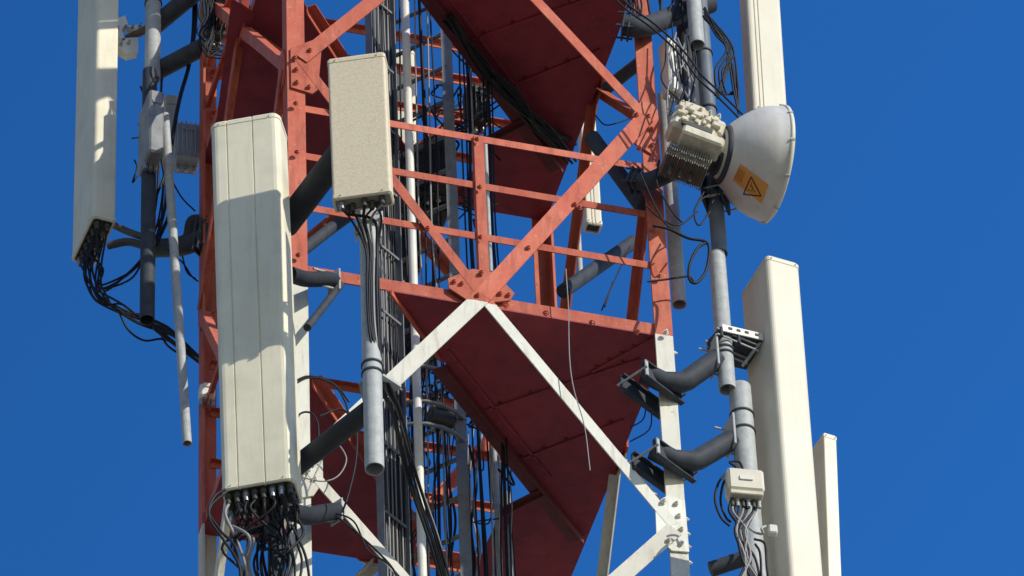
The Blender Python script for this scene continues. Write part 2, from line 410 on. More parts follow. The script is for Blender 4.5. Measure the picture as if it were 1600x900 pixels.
for face in ('right', 'back', 'left'):
    a, b_, n = FACES[face]
    for s, z in ((0.5, 0.0), (0.5, zcm), (0.045, zn0), (0.955, zn0), (0.045, zn1), (0.955, zn1)):
        c = fpt(face, s, z, 0.002); ud = (b_ - a).normalized(); k = 0.13 if s == 0.5 else 0.055; kk = 0.07 if s == 0.5 else 0.12
        mb = MB(); mb.prism([c + ud * (k * x) + UP * (kk * y) for x, y in ((-1, -.4), (-.5, -1), (.5, -1), (1, -.4), (1, .4), (.5, 1), (-.5, 1), (-1, .4))], n, 0.008)
        build('gusset_plate', mb, PAINT, TW)
# bolts seen edge-on along the right leg
for y_ in (800, 823, 843, 868, 540):
    z = zat(H, -H, y_); b = MB(); b.bolt((H + 0.001, -H + 0.045, z), (1, 0, 0), 0.010, 0.022); build('bolt', b, PAINT, TW)

# ------------------------------------------------------------------ rest platforms
def platform(label, zoff):
    zt = -0.042
    T = thing('rest_platform', label, 'platform', (0, 0, zoff + zt), 'rest platforms inside the tower')
    def P(x, y): return PZ(x, y, zt)
    lift = V((0, 0, zoff))
    inn = H - 0.012
    e1a, e1b, e1c = P(606, 446), P(690, 560), P(912, 838)
    b1, b2 = P(850, 765), P(785, 797)
    def cl(p): return V((max(-inn, min(inn, p.x)), max(-inn, min(inn, p.y)), p.z))
    R = [V((e1a.x, -inn, zt)), V((inn, -inn, zt)), V((inn, inn, zt)), V((b2.x - 0.02, inn, zt)), b2, b1, e1b]
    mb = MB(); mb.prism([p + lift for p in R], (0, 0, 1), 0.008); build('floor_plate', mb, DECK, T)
    l0, l1, l2 = P(424, 494), P(487, 590), P(655, 838)
    Lp = [V((-inn, l0.y, zt)), l1, l2, V((l2.x, inn, zt)), V((-inn, inn, zt))]
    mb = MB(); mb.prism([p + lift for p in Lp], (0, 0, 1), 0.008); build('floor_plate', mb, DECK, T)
    if zoff > 0.5:
        q4 = [PZ(x, y, zt + zoff) for x, y in ((398, 20), (362, -6), (338, 190), (352, 196))]
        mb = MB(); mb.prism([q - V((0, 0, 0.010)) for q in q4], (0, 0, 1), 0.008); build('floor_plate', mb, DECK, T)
    def beam(p, q, h=0.07, w=0.05, mat=BEAM, name='edge_beam', drop=0.003):
        p = V(p) + lift; q = V(q) + lift; ax = (q - p).normalized(); sd = V((0, 0, 1)).cross(ax)
        mb = MB(); mb.angle(p - V((0, 0, drop)), q - V((0, 0, drop)), sd, (0, 0, -1), w, h, 0.006); build(name, mb, mat, T)
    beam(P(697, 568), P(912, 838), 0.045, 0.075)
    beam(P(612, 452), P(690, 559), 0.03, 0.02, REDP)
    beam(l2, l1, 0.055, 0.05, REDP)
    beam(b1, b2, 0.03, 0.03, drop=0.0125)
    # lap joints and stiffeners under the plates
    for (xa, ya, xb, yb) in ((925, 580, 1022, 527), (700, 546, 860, 745), (760, 640, 1000, 560), (800, 722, 975, 655)):
        p = P(xa, ya) + lift; q = P(xb, yb) + lift
        mb = MB(); mb.bar(p - V((0, 0, 0.006)), q - V((0, 0, 0.006)), (0, 0, 1), 0.009, 0.014); build('stiffener', mb, DECK, T)
        for k in range(5):
            b = MB(); b.bolt(p.lerp(q, (k + .5) / 5) - V((0.012, 0.012, 0.001)), (0, 0, -1), 0.007, 0.008); build('bolt', b, BEAM, T)
    for (bx, by) in ((853, 488), (925, 503), (995, 518), (790, 476)):
        b = MB(); b.bolt(P(bx, by) + lift - V((0, 0, 0.001)), (0, 0, -1), 0.012, 0.012); build('bolt', b, REDP, T)
    return T
platform('dark red steel rest platform with its front edge along the white to red paint change', 0.0)
platform('upper dark red steel rest platform cut off by the top edge, in deep shade', zcm)
platform('added unseen rest platform beyond the top edge, put there to shade the back left leg', z_up2)  # added out of view to cast shade on the tower below
# slanting stay under the upper platform
mb = MB(); p = PZ(384, 52, zcm - 0.12); q = PZ(442, 92, zcm - 0.12); mb.bar(p, q, (0, 0, 1), 0.05, 0.06)
build('stay_bar', mb, PAINT, TW)

# ------------------------------------------------------------------ ladder, conduits
zlo, zhi = -2.6, 3.6
lr = PZ(721, 695, 0); ll = PZ(604, 745, 0)
LD = thing('access_ladder', 'dark grey climbing ladder rising through the platform openings inside the tower', 'ladder', (ll.x, ll.y, zlo))
dv = (lr - ll).normalized(); pv = V((dv.y, -dv.x, 0))
for c, w in ((lr, 0.062), (ll, 0.062)):
    mb = MB(); mb.angle((c.x, c.y, zlo), (c.x, c.y, zhi), pv * -1, dv, w, 0.035, 0.006); 
    mb2 = MB(); mb2.bbox((c.x, c.y, (zlo + zhi) / 2), pv * 0.004 + V((0, 0, 0)), RH * (w * 0.42), V((0, 0, (zhi - zlo) / 2)), 0.002)
    build('rail', mb2, LADDER, LD)
nr = 26
for k in range(nr):
    z = zlo + 0.12 + (zhi - zlo - 0.2) * k / (nr - 1)
    build('rung', one('tube', [V((ll.x, ll.y, z)), V((lr.x, lr.y, z))], 0.0115, 8), LADDER, LD)
# safety hoops, only where they are seen
for y_ in (600, 655, 690):
    z = along(V((lr.x, lr.y, 0)), UP, y_)
    arc = [V((ll.x, ll.y, z)).lerp(V((lr.x, lr.y, z)), 0.5) + dv * (0.22 * cos(a)) + pv * (-0.02 + 0.26 * sin(a)) for a in [pi * i / 10 for i in range(11)]]
    build('safety_hoop', one('tube', arc, 0.011, 6), LADDER, LD)

# feeder cable tray, added facing the sun to shade the back left leg
tn = hdir(51); tn.z = 0; tn.normalize(); tw = UP.cross(tn)
if tw.dot(RH) < 0: tw = -tw
tcen = V((-0.858, 0.9, 0)) + tn * 1.12
CT = thing('shading_cable_tray', 'vertical cable tray added inside the tower to shade the back left leg, carrying feeder cables', 'cable tray', (tcen.x, tcen.y, zlo))
mb = MB(); mb.bbox(tcen + UP * ((zlo + zhi) / 2), tw * 0.085, tn * 0.003, UP * ((zhi - zlo) / 2), 0.001); build('back_plate', mb, LADDER, CT)
for k in (-1, 1):
    mb = MB(); mb.bbox(tcen + tw * (0.088 * k) + tn * 0.018 + UP * ((zlo + zhi) / 2), tw * 0.003, tn * 0.022, UP * ((zhi - zlo) / 2), 0.001); build('side_flange', mb, LADDER, CT)
for k in range(14):
    mb = MB(); mb.bbox(tcen + tn * 0.028 + UP * (zlo + 0.25 + 0.43 * k), tw * 0.08, tn * 0.004, UP * 0.008, 0.002); build('hold_down_bar', mb, LADDER, CT)
def conduit(label, px, py, y, py_top, py_bot, r, mat, cat='pipe', name='conduit_pipe', group=None, lean=0.0):
    p = PY(px, py, y); axv = V((lean, 0, 1)).normalized()
    a = p + axv * along(p, axv, py_bot); b = p + axv * along(p, axv, py_top)
    o = build(name, one('pipe', a, b, r, min(0.004, r * .3), 16), mat, origin=a); return tag(o, label, cat, group)
conduit('white painted vertical pipe climbing behind the front cross brace', 645, 400, -0.25, -150, 1050, S_(6.8), WHITEP)
conduit('thin pale pipe beside the central red rail post', 763, 330, -0.35, 225, 425, S_(3.2), GALV)
conduit('grey pipe rising just behind the beige square antenna', 601, 700, 0.05, 480, 1020, S_(10), LADDER)
conduit('dark grey pipe coming down from the top edge above the beige square antenna', 582, 40, 0.0, -150, 330, S_(9), LADDER)
conduit('slim grey pipe in front of the lower right ladder rail', 777, 800, 0.35, 690, 1020, S_(5), GALV)
conduit('slim tan pipe below the platform beam', 797, 850, 0.5, 770, 1020, S_(4), GALV)

# ------------------------------------------------------------------ panel antennas
def radome_profile(w, d, rf=0.03, rb=0.008, grooves=(), bow=0.0):
    """closed outline, x across, y from front (0) to back (d)"""
    pts = []
    for k in range(5):
        a = pi + (pi / 2) * k / 4; pts.append((-w / 2 + rf + rf * cos(a), rf + rf * sin(a)))
    for gx in sorted(grooves):
        x = gx * w / 2; pts += [(x - 0.004, 0), (x - 0.002, 0.006), (x + 0.002, 0.006), (x + 0.004, 0)]
    for k in range(5):
        a = 1.5 * pi + (pi / 2) * k / 4; pts.append((w / 2 - rf + rf * cos(a), rf + rf * sin(a)))
    for k in range(4):
        a = (pi / 2) * k / 3; pts.append((w / 2 - rb + rb * cos(a), d - rb + rb * sin(a)))
    for k in range(4):
        a = pi / 2 + (pi / 2) * k / 3; pts.append((-w / 2 + rb + rb * cos(a), d - rb + rb * sin(a)))
    if bow: pts = [(x, y - bow * max(0, 1 - (2 * x / w) ** 2) * (1 if y < d / 2 else 0)) for x, y in pts]
    return pts
def panel(label, anchor_px, anchor, y0, beta, w, d, py_top=None, length=None, py_bot=None, lean=(0, 0), mat=RADOME, capmat=CAPM, grooves=(),
          rf=0.03, conns=(), name='panel_antenna', from_top=False, rim=0.012, conn_r=0.012, conn_h=0.05, bow=0.0, group='panel antennas around the tower'):
    nrm = hdir(beta); xr = V((0, 0, 1)).cross(nrm)                 # xr: to the antenna's right seen from the front
    if xr.dot(RH) < 0 and abs(beta) < 90: xr = -xr
    axv = (V((0, 0, 1)) + xr * lean[0] + nrm * lean[1]).normalized()
    c = PY(anchor_px[0], anchor_px[1], y0) - xr * (anchor[0] * w / 2) + nrm * (anchor[1] * d)
    if from_top:
        L = length or -along(PY(anchor_px[0], anchor_px[1], y0), axv, py_bot); bot = c - axv * L
    else:
        bot = c; L = length or along(PY(anchor_px[0], anchor_px[1], y0), axv, py_top)
    T = thing(name, label, 'antenna', bot, group)
    prof = radome_profile(w, d, rf, 0.01, grooves, bow); n = len(prof)
    def sec(t, ins=0.0):
        cx, cy = 0, d / 2
        return [bot + axv * t + xr * (x * (1 - 2 * ins / w)) - nrm * (cy + (y - cy) * (1 - 2 * ins / d)) for x, y in prof]
    mb = MB(); rings = [sec(0.0, 0.003), sec(0.004), sec(L - 0.012), sec(L - 0.003, 0.004), sec(L, 0.012)]
    for i in range(len(rings) - 1):
        a, b = rings[i], rings[i + 1]
        mb.add(a + b, [(j, (j + 1) % n, n + (j + 1) % n, n + j) for j in range(n)], False)
    mb.add(rings[-1], [tuple(range(n))])
    ins = sec(0.0, 0.010); mb.add(rings[0] + ins, [(j, (j + 1) % n, n + (j + 1) % n, n + j) for j in range(n)])
    ins2 = sec(rim, 0.010); mb.add(ins + ins2, [(j, (j + 1) % n, n + (j + 1) % n, n + j) for j in range(n)])
    build('radome', mb, mat, T)
    def band(t0, t1, out):
        mb = MB(); rr = [sec(t0, 0), sec(t0, -out), sec(t1, -out), sec(t1, 0)]
        for q in range(3): mb.add(rr[q] + rr[q + 1], [(j, (j + 1) % n, n + (j + 1) % n, n + j) for j in range(n)])
        return mb
    build('cap_rim', band(L - 0.034, L - 0.014, 0.0022), mat, T); build('cap_rim', band(0.006, 0.030, 0.0022), mat, T)
    for k in (-1, 1):
        for t in (0.018, L - 0.024):
            p = bot + axv * t + xr * (k * w * 0.36) + nrm * 0.003
            build('screw', one('bolt', p, nrm, 0.0026, 0.002), mat, T)
    mb = MB(); a = sec(rim - 0.001, 0.011); b = sec(rim + 0.004, 0.011); mb.add(a + b, [tuple(range(n)), tuple(range(n, 2 * n))] + [(j, (j + 1) % n, n + (j + 1) % n, n + j) for j in range(n)])
    build('end_cap', mb, capmat, T)
    pts = []
    for (cx, cy) in conns:
        p = bot + xr * (cx * w / 2) - nrm * (cy * d)
        mb = MB(); mb.tube([p + axv * rim, p - axv * conn_h * 0.45], conn_r * 1.25, 8); mb.tube([p - axv * conn_h * 0.45, p - axv * conn_h], conn_r, 8)
        build('connector', mb, CHROME if random.random() < 0.2 else CAPM, T); pts.append(p - axv * conn_h)
    return dict(T=T, bot=bot, ax=axv, xr=xr, n=nrm, L=L, w=w, d=d, conn=pts)
grid = [(-0.8 + 0.32 * i, 0.28 + 0.44 * j) for j in range(2) for i in range(6)]
PA = panel('long cream sector antenna at the far left edge with striped cable shadows on it', (145, 338), (1, 0), 1.0, -68, 0.335, 0.118, length=2.6,
           lean=(0.0, 0.0), mat=RADOME, rf=0.02, conns=grid, grooves=())
PB = panel('large cream panel antenna in front of the left leg, half covered by a grey shadow', (402, 757), (0, 0), -1.42, -11, 0.318, 0.165, py_top=182,
           lean=(-0.018, 0.02), mat=RADOME, rf=0.035, grooves=(-0.52, 0.22), conns=[(-0.85 + 0.242 * i, 0.22 + 0.28 * j) for j in range(3) for i in range(8)])
PC = panel('short square beige speckled antenna on the pole in front of the railing', (565, 306), (0, 0), -2.03, -8, 0.256, 0.085, py_top=85,
           lean=(-0.012, 0.01), mat=SPECK, rf=0.012, capmat=worn('beige_end_cap', (0.36, 0.33, 0.25), (0.2, 0.18, 0.14), 0.7), conns=[(-0.72, 0.35), (-0.38, 0.6), (0.05, 0.35), (0.28, 0.6), (0.66, 0.35), (-0.55, 0.75), (0.5, 0.75)], rim=0.006, conn_h=0.035)
PD = panel('large white panel antenna at the lower right behind the curved brackets', (1197, 396), (-1, 0), -1.05, 24, 0.170, 0.275, length=2.7, from_top=True,
           lean=(0.010, 0.0), mat=RADOME2, rf=0.022)
PE = panel('cream panel antenna at the upper right, standing above the white dish', (1202, 176), (-0.1, 0), -0.75, 20, 0.180, 0.10, length=2.2,
           lean=(0.02, 0), mat=RADOME2, rf=0.02, grooves=(-0.62, -0.4))
PF = panel('slim cream antenna at the far right, behind the large white one', (1287, 674), (-1, 0), -0.6, 26, 0.066, 0.115, length=1.02, from_top=True,
           lean=(0.048, 0), mat=RADOME, rf=0.006)
PG = panel('white antenna seen through the back of the tower above the railing', (632, 226), (0, 0), 1.45, 5, 0.135, 0.08, py_top=76, mat=RADOME2, rf=0.02)
PH = panel('small white antenna behind the right corner post, partly hidden by the red brace', (929, 350), (0, 0), 1.15, 16, 0.085, 0.07, py_top=150, mat=RADOME2, rf=0.01, grooves=(-0.3, 0.1))

# ------------------------------------------------------------------ mount poles
def pole(label, px, py, y, py_top, py_bot, rpx, mat=GALV, lean=(0, 0), straps=(), group='antenna mount poles', name='mount_pole'):
    p = PY(px, py, y); axv = V((lean[0], lean[1], 1)).normalized(); r = S_(rpx)
    a = p + axv * along(p, axv, py_bot); b = p + axv * along(p, axv, py_top)
    T = thing(name, label, 'pole', a, group)
    build('tube', one('pipe', a, b, r, 0.005, 28), mat, T)
    for sy in straps:
        c = p + axv * along(p, axv, sy)
        mb = MB(); mb.ring(c, axv, r - 0.002, r + 0.006, 0.009, 28); build('strap', mb, GALVD, T)
    return dict(T=T, p=p, ax=axv, r=r, a=a, b=b)
def on(P, py): return P['p'] + P['ax'] * along(P['p'], P['ax'], py)
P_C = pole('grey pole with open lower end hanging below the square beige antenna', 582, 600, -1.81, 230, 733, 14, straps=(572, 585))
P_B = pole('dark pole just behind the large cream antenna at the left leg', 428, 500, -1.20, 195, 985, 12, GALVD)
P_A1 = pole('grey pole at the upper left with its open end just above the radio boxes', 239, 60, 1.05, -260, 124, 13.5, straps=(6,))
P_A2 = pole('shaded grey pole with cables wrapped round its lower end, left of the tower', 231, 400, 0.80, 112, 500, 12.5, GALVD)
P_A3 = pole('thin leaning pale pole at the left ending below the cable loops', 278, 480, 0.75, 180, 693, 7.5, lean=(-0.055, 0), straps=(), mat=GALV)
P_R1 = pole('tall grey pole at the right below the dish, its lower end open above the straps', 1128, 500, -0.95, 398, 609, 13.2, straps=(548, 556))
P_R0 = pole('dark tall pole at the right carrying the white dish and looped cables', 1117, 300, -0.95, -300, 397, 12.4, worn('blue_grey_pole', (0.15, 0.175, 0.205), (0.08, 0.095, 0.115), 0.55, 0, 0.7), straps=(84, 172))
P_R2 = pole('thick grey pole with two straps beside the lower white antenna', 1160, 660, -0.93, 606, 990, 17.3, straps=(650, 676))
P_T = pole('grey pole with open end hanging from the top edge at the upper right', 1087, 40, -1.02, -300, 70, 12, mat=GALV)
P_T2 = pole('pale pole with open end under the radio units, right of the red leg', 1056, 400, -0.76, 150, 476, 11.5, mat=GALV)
P_T3 = pole('pole coloured dark for shade behind the radio units at the upper right', 1077, 120, -0.75, -300, 240, 15, mat=GALVD)  # dark steel colour stands in for the shade on this pole
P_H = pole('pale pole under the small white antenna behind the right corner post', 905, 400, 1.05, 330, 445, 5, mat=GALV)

# ------------------------------------------------------------------ mount arms and brackets
def arm(label, pts, rpx, mat=GALVD, group='antenna mount arms', name='tube_bracket', flange=None, wall=True):
    """a bent dark tube from the leg to its pole; flange = clamp plate at the leg end"""
    pts = [V(p) for p in pts]; r = S_(rpx)
    T = thing(name, label, 'bracket', pts[0], group)
    sp = spline(pts, 6) if len(pts) > 2 else pts
    build('tube', one('tube', sp, r, 16), mat, T)
    if flange:
        a = (sp[1] - sp[0]).normalized(); side = V((0, 0, 1))
        h2 = a.cross(side).normalized(); u2 = h2.cross(a).normalized()
        w, h, tilt = flange
        for k in (-0.006, 0.022):
            mb = MB(); mb.bbox(sp[0] + a * k, a * 0.005, h2 * w, u2 * h, 0.003); build('clamp_plate', mb, mat, T)
        for i in (-1, 1):
            for j in (-1, 1):
                build('clamp_bolt', one('tube', [sp[0] + h2 * (w * .8 * i) + u2 * (h * .75 * j) - a * 0.04, sp[0] + h2 * (w * .8 * i) + u2 * (h * .75 * j) + a * 0.045], 0.006, 6), GALVD, T)
    return T
FLx, FRx = -H, H
def legarm(label, pole_d, py_leg, py_pole, leg, rpx, sag=0.06, reach=0.0):
    lx, ly = leg; z = zat(lx, ly, py_leg); pz = on(pole_d, py_pole)
    p0 = V((lx, ly, z)); d = (pz - p0); d.z = 0; dn = d.normalized()
    side = V((-dn.y, dn.x, 0))
    zz = pz.z
    pts = [p0 - dn * 0.10 + V((0, 0, 0)), p0 + dn * 0.02 - V((0, 0, sag)), p0 + dn * (d.length * 0.5) - V((0, 0, sag * 0.6)), V((pz.x, pz.y, zz)) - dn * (pole_d['r'] + 0.012)]
    return arm(label, pts, rpx, flange=(0.085, 0.05, 0))
def clamp(label, pole_d, py, toward, w=0.1, mat=GALVD, name='pole_clamp', length=0.12, group='clamps on the mount poles', h=0.03):
    """two jaws round a pole, drawn together by long bolts"""
    c = on(pole_d, py); d = V(toward); d.z = 0; d.normalize(); s = V((-d.y, d.x, 0)); r = pole_d['r']
    T = thing(name, label, 'clamp', c, group)
    for k in (-1, 1):
        mb = MB(); mb.bbox(c + d * (k * (r + 0.008)), d * 0.007, s * (w / 2), V((0, 0, h)), 0.004); build('jaw', mb, mat, T)
    for k in (-1, 1):
        for q in (-0.6, 0.6):
            build('bolt', one('tube', [c + s * (k * w * 0.40) - d * (r + 0.03) + V((0, 0, h * q)), c + s * (k * w * 0.40) + d * (r + length) + V((0, 0, h * q))], 0.005, 6), GALV, T)
    return T
# curved arms from the right leg: heel plate wraps the leg
def curved_arm(label, pix, y_list, rpx):
    pts = [PY(x, y, yy) for (x, y), yy in zip(pix, y_list)]
    z = sum(p.z for p in pts) / len(pts)
    pts = [V((p.x, p.y, p.z)) for p in pts]
    T = thing('tube_bracket', label, 'bracket', pts[0], 'curved arms on the right leg')
    build('tube', one('tube', pts[:1] + [pts[0].lerp(pts[1], .93), pts[1].lerp(pts[2], .1), pts[1].lerp(pts[2], .9), pts[2].lerp(pts[3], .08), pts[3]], S_(rpx), 18), GALVD, T)
    a = (pts[1] - pts[0]).normalized()
    return T, pts
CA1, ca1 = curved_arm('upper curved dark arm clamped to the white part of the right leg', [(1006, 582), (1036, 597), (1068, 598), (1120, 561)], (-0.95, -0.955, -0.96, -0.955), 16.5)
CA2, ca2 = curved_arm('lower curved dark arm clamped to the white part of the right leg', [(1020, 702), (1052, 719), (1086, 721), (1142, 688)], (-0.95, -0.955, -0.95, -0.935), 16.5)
for T, base, pole_d, py in ((CA1, (1012, 590), P_R1, 560), (CA2, (1030, 712), P_R2, 685)):
    # clamp plates in front of and behind the leg, set at an angle across it, and threaded rods
    x, y = base
    nn = hdir(48); dd1 = UP.cross(nn); dd1 = dd1 if dd1.dot(RH) > 0 else -dd1
    c0 = PY(x + 14, y + 14, -0.93)
    for k in (0.03, -0.10):
        c = c0 + nn * k
        mb = MB(); mb.bbox(c, dd1 * 0.132, UP * 0.050, nn * 0.006, 0.003); build('clamp_plate', mb, GALVD, T)
        mb = MB(); mb.bbox(c + UP * 0.047 + nn * 0.010, dd1 * 0.130, UP * 0.005, nn * 0.014, 0.002); build('plate_flange', mb, GALVD, T)
        mb = MB(); mb.bbox(c - UP * 0.047 + nn * 0.010, dd1 * 0.130, UP * 0.005, nn * 0.014, 0.002); build('plate_flange', mb, GALVD, T)
    mb = MB(); mb.bbox(c0 + nn * 0.048 - dd1 * 0.122, dd1 * 0.010, UP * 0.048, nn * 0.005, 0.002); build('lit_end_flange', mb, GALV, T)  # pale steel puts the sunlit plate edge into the colour
    for k in (-0.13, 0.13):
        build('threaded_rod', one('tube', [c0 + dd1 * k + nn * 0.06, c0 + dd1 * k - nn * 0.12], 0.006, 6), GALV, T)
    # saddle plate where the arm meets its pole
    c = on(pole_d, py); dd = (c - (ca1 if T is CA1 else ca2)[2]); dd.z = 0; dd.normalize(); s = V((-dd.y, dd.x, 0))
    mb = MB(); mb.bbox(c - dd * (pole_d['r'] + 0.014), dd * 0.006, s * 0.055, V((0, 0, 0.095)), 0.004); build('saddle_plate', mb, GALV, T)
    for q in (-0.07, 0.07):
        build('saddle_bolt', one('tube', [c - dd * (pole_d['r'] + 0.07) + s * 0.04 + V((0, 0, q)), c - dd * 0.0 + s * 0.045 + V((0, 0, q))], 0.006, 6), GALV, T)
# channel bracket holding the big right antenna
BK = thing('antenna_bracket', 'slotted steel bracket tying the tall right pole to the lower white antenna', 'bracket', PY(1150, 535, -1.0))
a = PY(1128, 512, -1.01); b = PY(1192, 527, -0.97); d = (b - a)
mb = MB(); mb.bbox((a + b) / 2, d / 2, V((0, 0.004, 0)), V((0, 0, 0.022)), 0.002); build('slotted_plate', mb, WHITEP, BK)
mb = MB(); mb.prism([a + V((0, 0, -0.024)), b + V((0, 0, -0.024)), b + V((-0.02, 0.2, -0.024)), a + V((-0.02, 0.2, -0.024))], (0, 0, 1), 0.006); build('shelf_plate', mb, GALVD, BK)
for k in (0.2, 0.4, 0.6, 0.85):
    mb = MB(); mb.bbox(a + d * k + V((0, -0.006, 0.002)), d.normalized() * 0.010, V((0, 0.001, 0)), V((0, 0, 0.007)), 0.0005); build('slot', mb, INK, BK)
build('stay', one('tube', [PY(1190, 532, -0.96), PY(1160, 572, -0.88)], 0.008, 6), GALV, BK)
clamp('clamp on the tall right pole at the curved upper arm', P_R1, 535, (1, 0.3, 0), 0.12)
clamp('clamp on the dark tall pole behind the dish', P_R0, 312, (0.8, -0.5, 0), 0.15, length=0.06, h=0.05)
clamp('wide dark clamp on the dark tall pole just under the dish hub', P_R0, 280, (0.7, -0.7, 0), 0.19, length=0.09, h=0.06)
clamp('clamp on the pole beneath the square beige antenna', P_C, 350, (0.2, 1, 0), 0.12, GALV, length=0.05)
# clamp plate on the pole with the square antenna
mb = MB(); c = on(P_C, 588); mb.prism([PZ(598, 586, c.z), PZ(627, 605, c.z), PZ(618, 612, c.z), PZ(570, 640, c.z), PZ(560, 600, c.z)], (0, 0, 1), 0.012)
tag(build('clamp_plate', mb, GALV), 'pointed clamp plate behind the pole of the square beige antenna', 'clamp')
# arms tying the left-hand poles together
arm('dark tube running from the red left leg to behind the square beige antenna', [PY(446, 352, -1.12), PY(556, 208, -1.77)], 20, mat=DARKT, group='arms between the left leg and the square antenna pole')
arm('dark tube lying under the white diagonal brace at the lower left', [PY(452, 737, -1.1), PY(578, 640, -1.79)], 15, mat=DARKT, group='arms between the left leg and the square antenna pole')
def collar(label, pix, y, rpx):
    """short curved clamp arm on the left leg"""
    pts = [PY(px, py, yy) for (px, py), yy in zip(pix, y)]
    T = thing('tube_bracket', label, 'bracket', pts[0], 'short clamp arms on the left leg')
    build('tube', one('tube', spline(pts, 5), S_(rpx * .82), 14), DARKT, T)
    e = pts[-1]; d = (pts[-1] - pts[-2]).normalized(); s = d.cross(UP).normalized()
    mb = MB(); mb.bbox(e, d * 0.006, s * 0.035, UP * 0.065, 0.003); build('clamp_plate', mb, GALV, T)
    for q in (-1, 1): build('threaded_rod', one('tube', [e + UP * (0.045 * q) - d * 0.17, e + UP * (0.045 * q) + d * 0.03], 0.006, 6), GALV, T)
    return T
collar('short dark clamp arm on the left leg just below the main red beam', [(452, 428), (478, 436), (508, 436), (522, 440)], (-1.15, -1.05, -0.97, -0.93), 15)
collar('short dark clamp arm at the lower end of the large cream antenna', [(455, 800), (480, 806), (508, 802), (526, 800)], (-1.15, -1.05, -0.97, -0.93), 17)
# arms of the back left leg
arm('thick dark tube from the back left leg to the top left pole, upper of two', [PY(322, -26, 0.85), PY(240, 42, 1.12)], 16, group='arms on the back left leg')
arm('thick dark tube from the back left leg to the left pole, lower of two', [PY(318, 73, 0.85), PY(240, 114, 1.12)], 16, group='arms on the back left leg')
arm('thin brown tube sticking out to the far left cream antenna', [PY(236, 42, 1.12), PY(163, 79, 1.33)], 7, mat=worn('rusty_tube', (0.17, 0.12, 0.10), (0.10, 0.06, 0.05), 0.7), group='arms on the back left leg')
arm('dark tube between the back left leg and the wrapped pole', [PY(318, 372, 0.85), PY(285, 385, 0.95), PY(232, 388, 1.12)], 16, flange=(0.05, 0.1, 0), group='arms on the back left leg')
arm('dark elbow joining the wrapped pole to the far left antenna', [PY(228, 385, 1.12), PY(200, 378, 1.2), PY(168, 384, 1.25)], 7, group='arms on the back left leg')
arm('upper dark tie between the wrapped pole and the far left antenna', [PY(228, 372, 1.12), PY(200, 362, 1.2), PY(178, 352, 1.22)], 6, group='arms on the back left leg')
arm('small dark elbow on the back left leg beside the wrapped pole', [PY(322, 345, 0.9), PY(300, 345, 0.95), PY(292, 372, 1.0), PY(270, 380, 1.0)], 9, group='arms on the back left leg')
# arms of the right legs
arm('dark bracket on the right leg at the upper edge of the photo', [PY(976, 40, -0.97), PY(1006, 42, -0.98), PY(1060, 22, -0.86), PY(1110, 5, -0.85)], 17, flange=(0.05, 0.06, 0), group='arms on the right leg')
arm('dark bracket on the right leg under the radio units', [PY(990, 282, -0.95), PY(1015, 283, -0.99), PY(1050, 268, -1.0)], 15, flange=(0.05, 0.05, 0), group='arms on the right leg')
arm('dark tube slanting down behind the right leg and red brace', [PY(925, 215, -0.55), PY(1006, 326, -0.80)], 13, group='arms on the right leg')
arm('long dark tube behind the right leg slanting to the lower left', [PY(990, 378, 0.3), PY(880, 455, -0.05)], 12, group='arms behind the right leg')
arm('dark tube slanting across the gap at the upper right corner', [PY(1010, 90, -0.3), PY(945, 140, -0.1)], 11, group='arms behind the right leg')
arm('dark tube slanting across the sky gap beside the left leg', [PY(545, 335, 0.2), PY(455, 405, -0.1)], 10, group='arms behind the left leg')
arm('thin dark stay between the left leg and the square antenna pole', [PY(532, 445, -0.9), PY(480, 512, -1.1)], 6, group='arms behind the left leg')
arm('dark stay rising from the railing to the beige antenna', [PY(462, 400, 0.3), PY(560, 330, 0.6)], 7, group='arms behind the left leg')

# white clamp bracket behind the far-left antenna
for lab, q in (('white cast clamp behind the far left antenna, above the brown tube', [(178, 30), (196, 24), (200, 38), (190, 46), (196, 62), (186, 66), (178, 52)]),
               ('white cast clamp below the brown tube beside the grey pole', [(176, 56), (186, 60), (216, 58), (216, 80), (200, 84), (190, 78), (178, 70)]),
               ('white strap on the grey pole above the brown tube', [(200, 40), (222, 38), (222, 46), (206, 48)])):
    mb = MB(); mb.prism([PY(x, y, 1.18) for x, y in q], (0, 1, 0), 0.05)
    T = thing('cast_clamp', lab, 'clamp', sum(mb.v, V()) / len(mb.v), 'white clamps of the far left antenna')
    build('body', mb, WHITEP, T)
    c = sum(mb.v, V()) / len(mb.v)
    for s in (-1, 1): build('bolt', one('bolt', c + V((0.02 * s, -0.027, 0.01 * s)), (0, -1, 0), 0.008, 0.02), GALV, T)

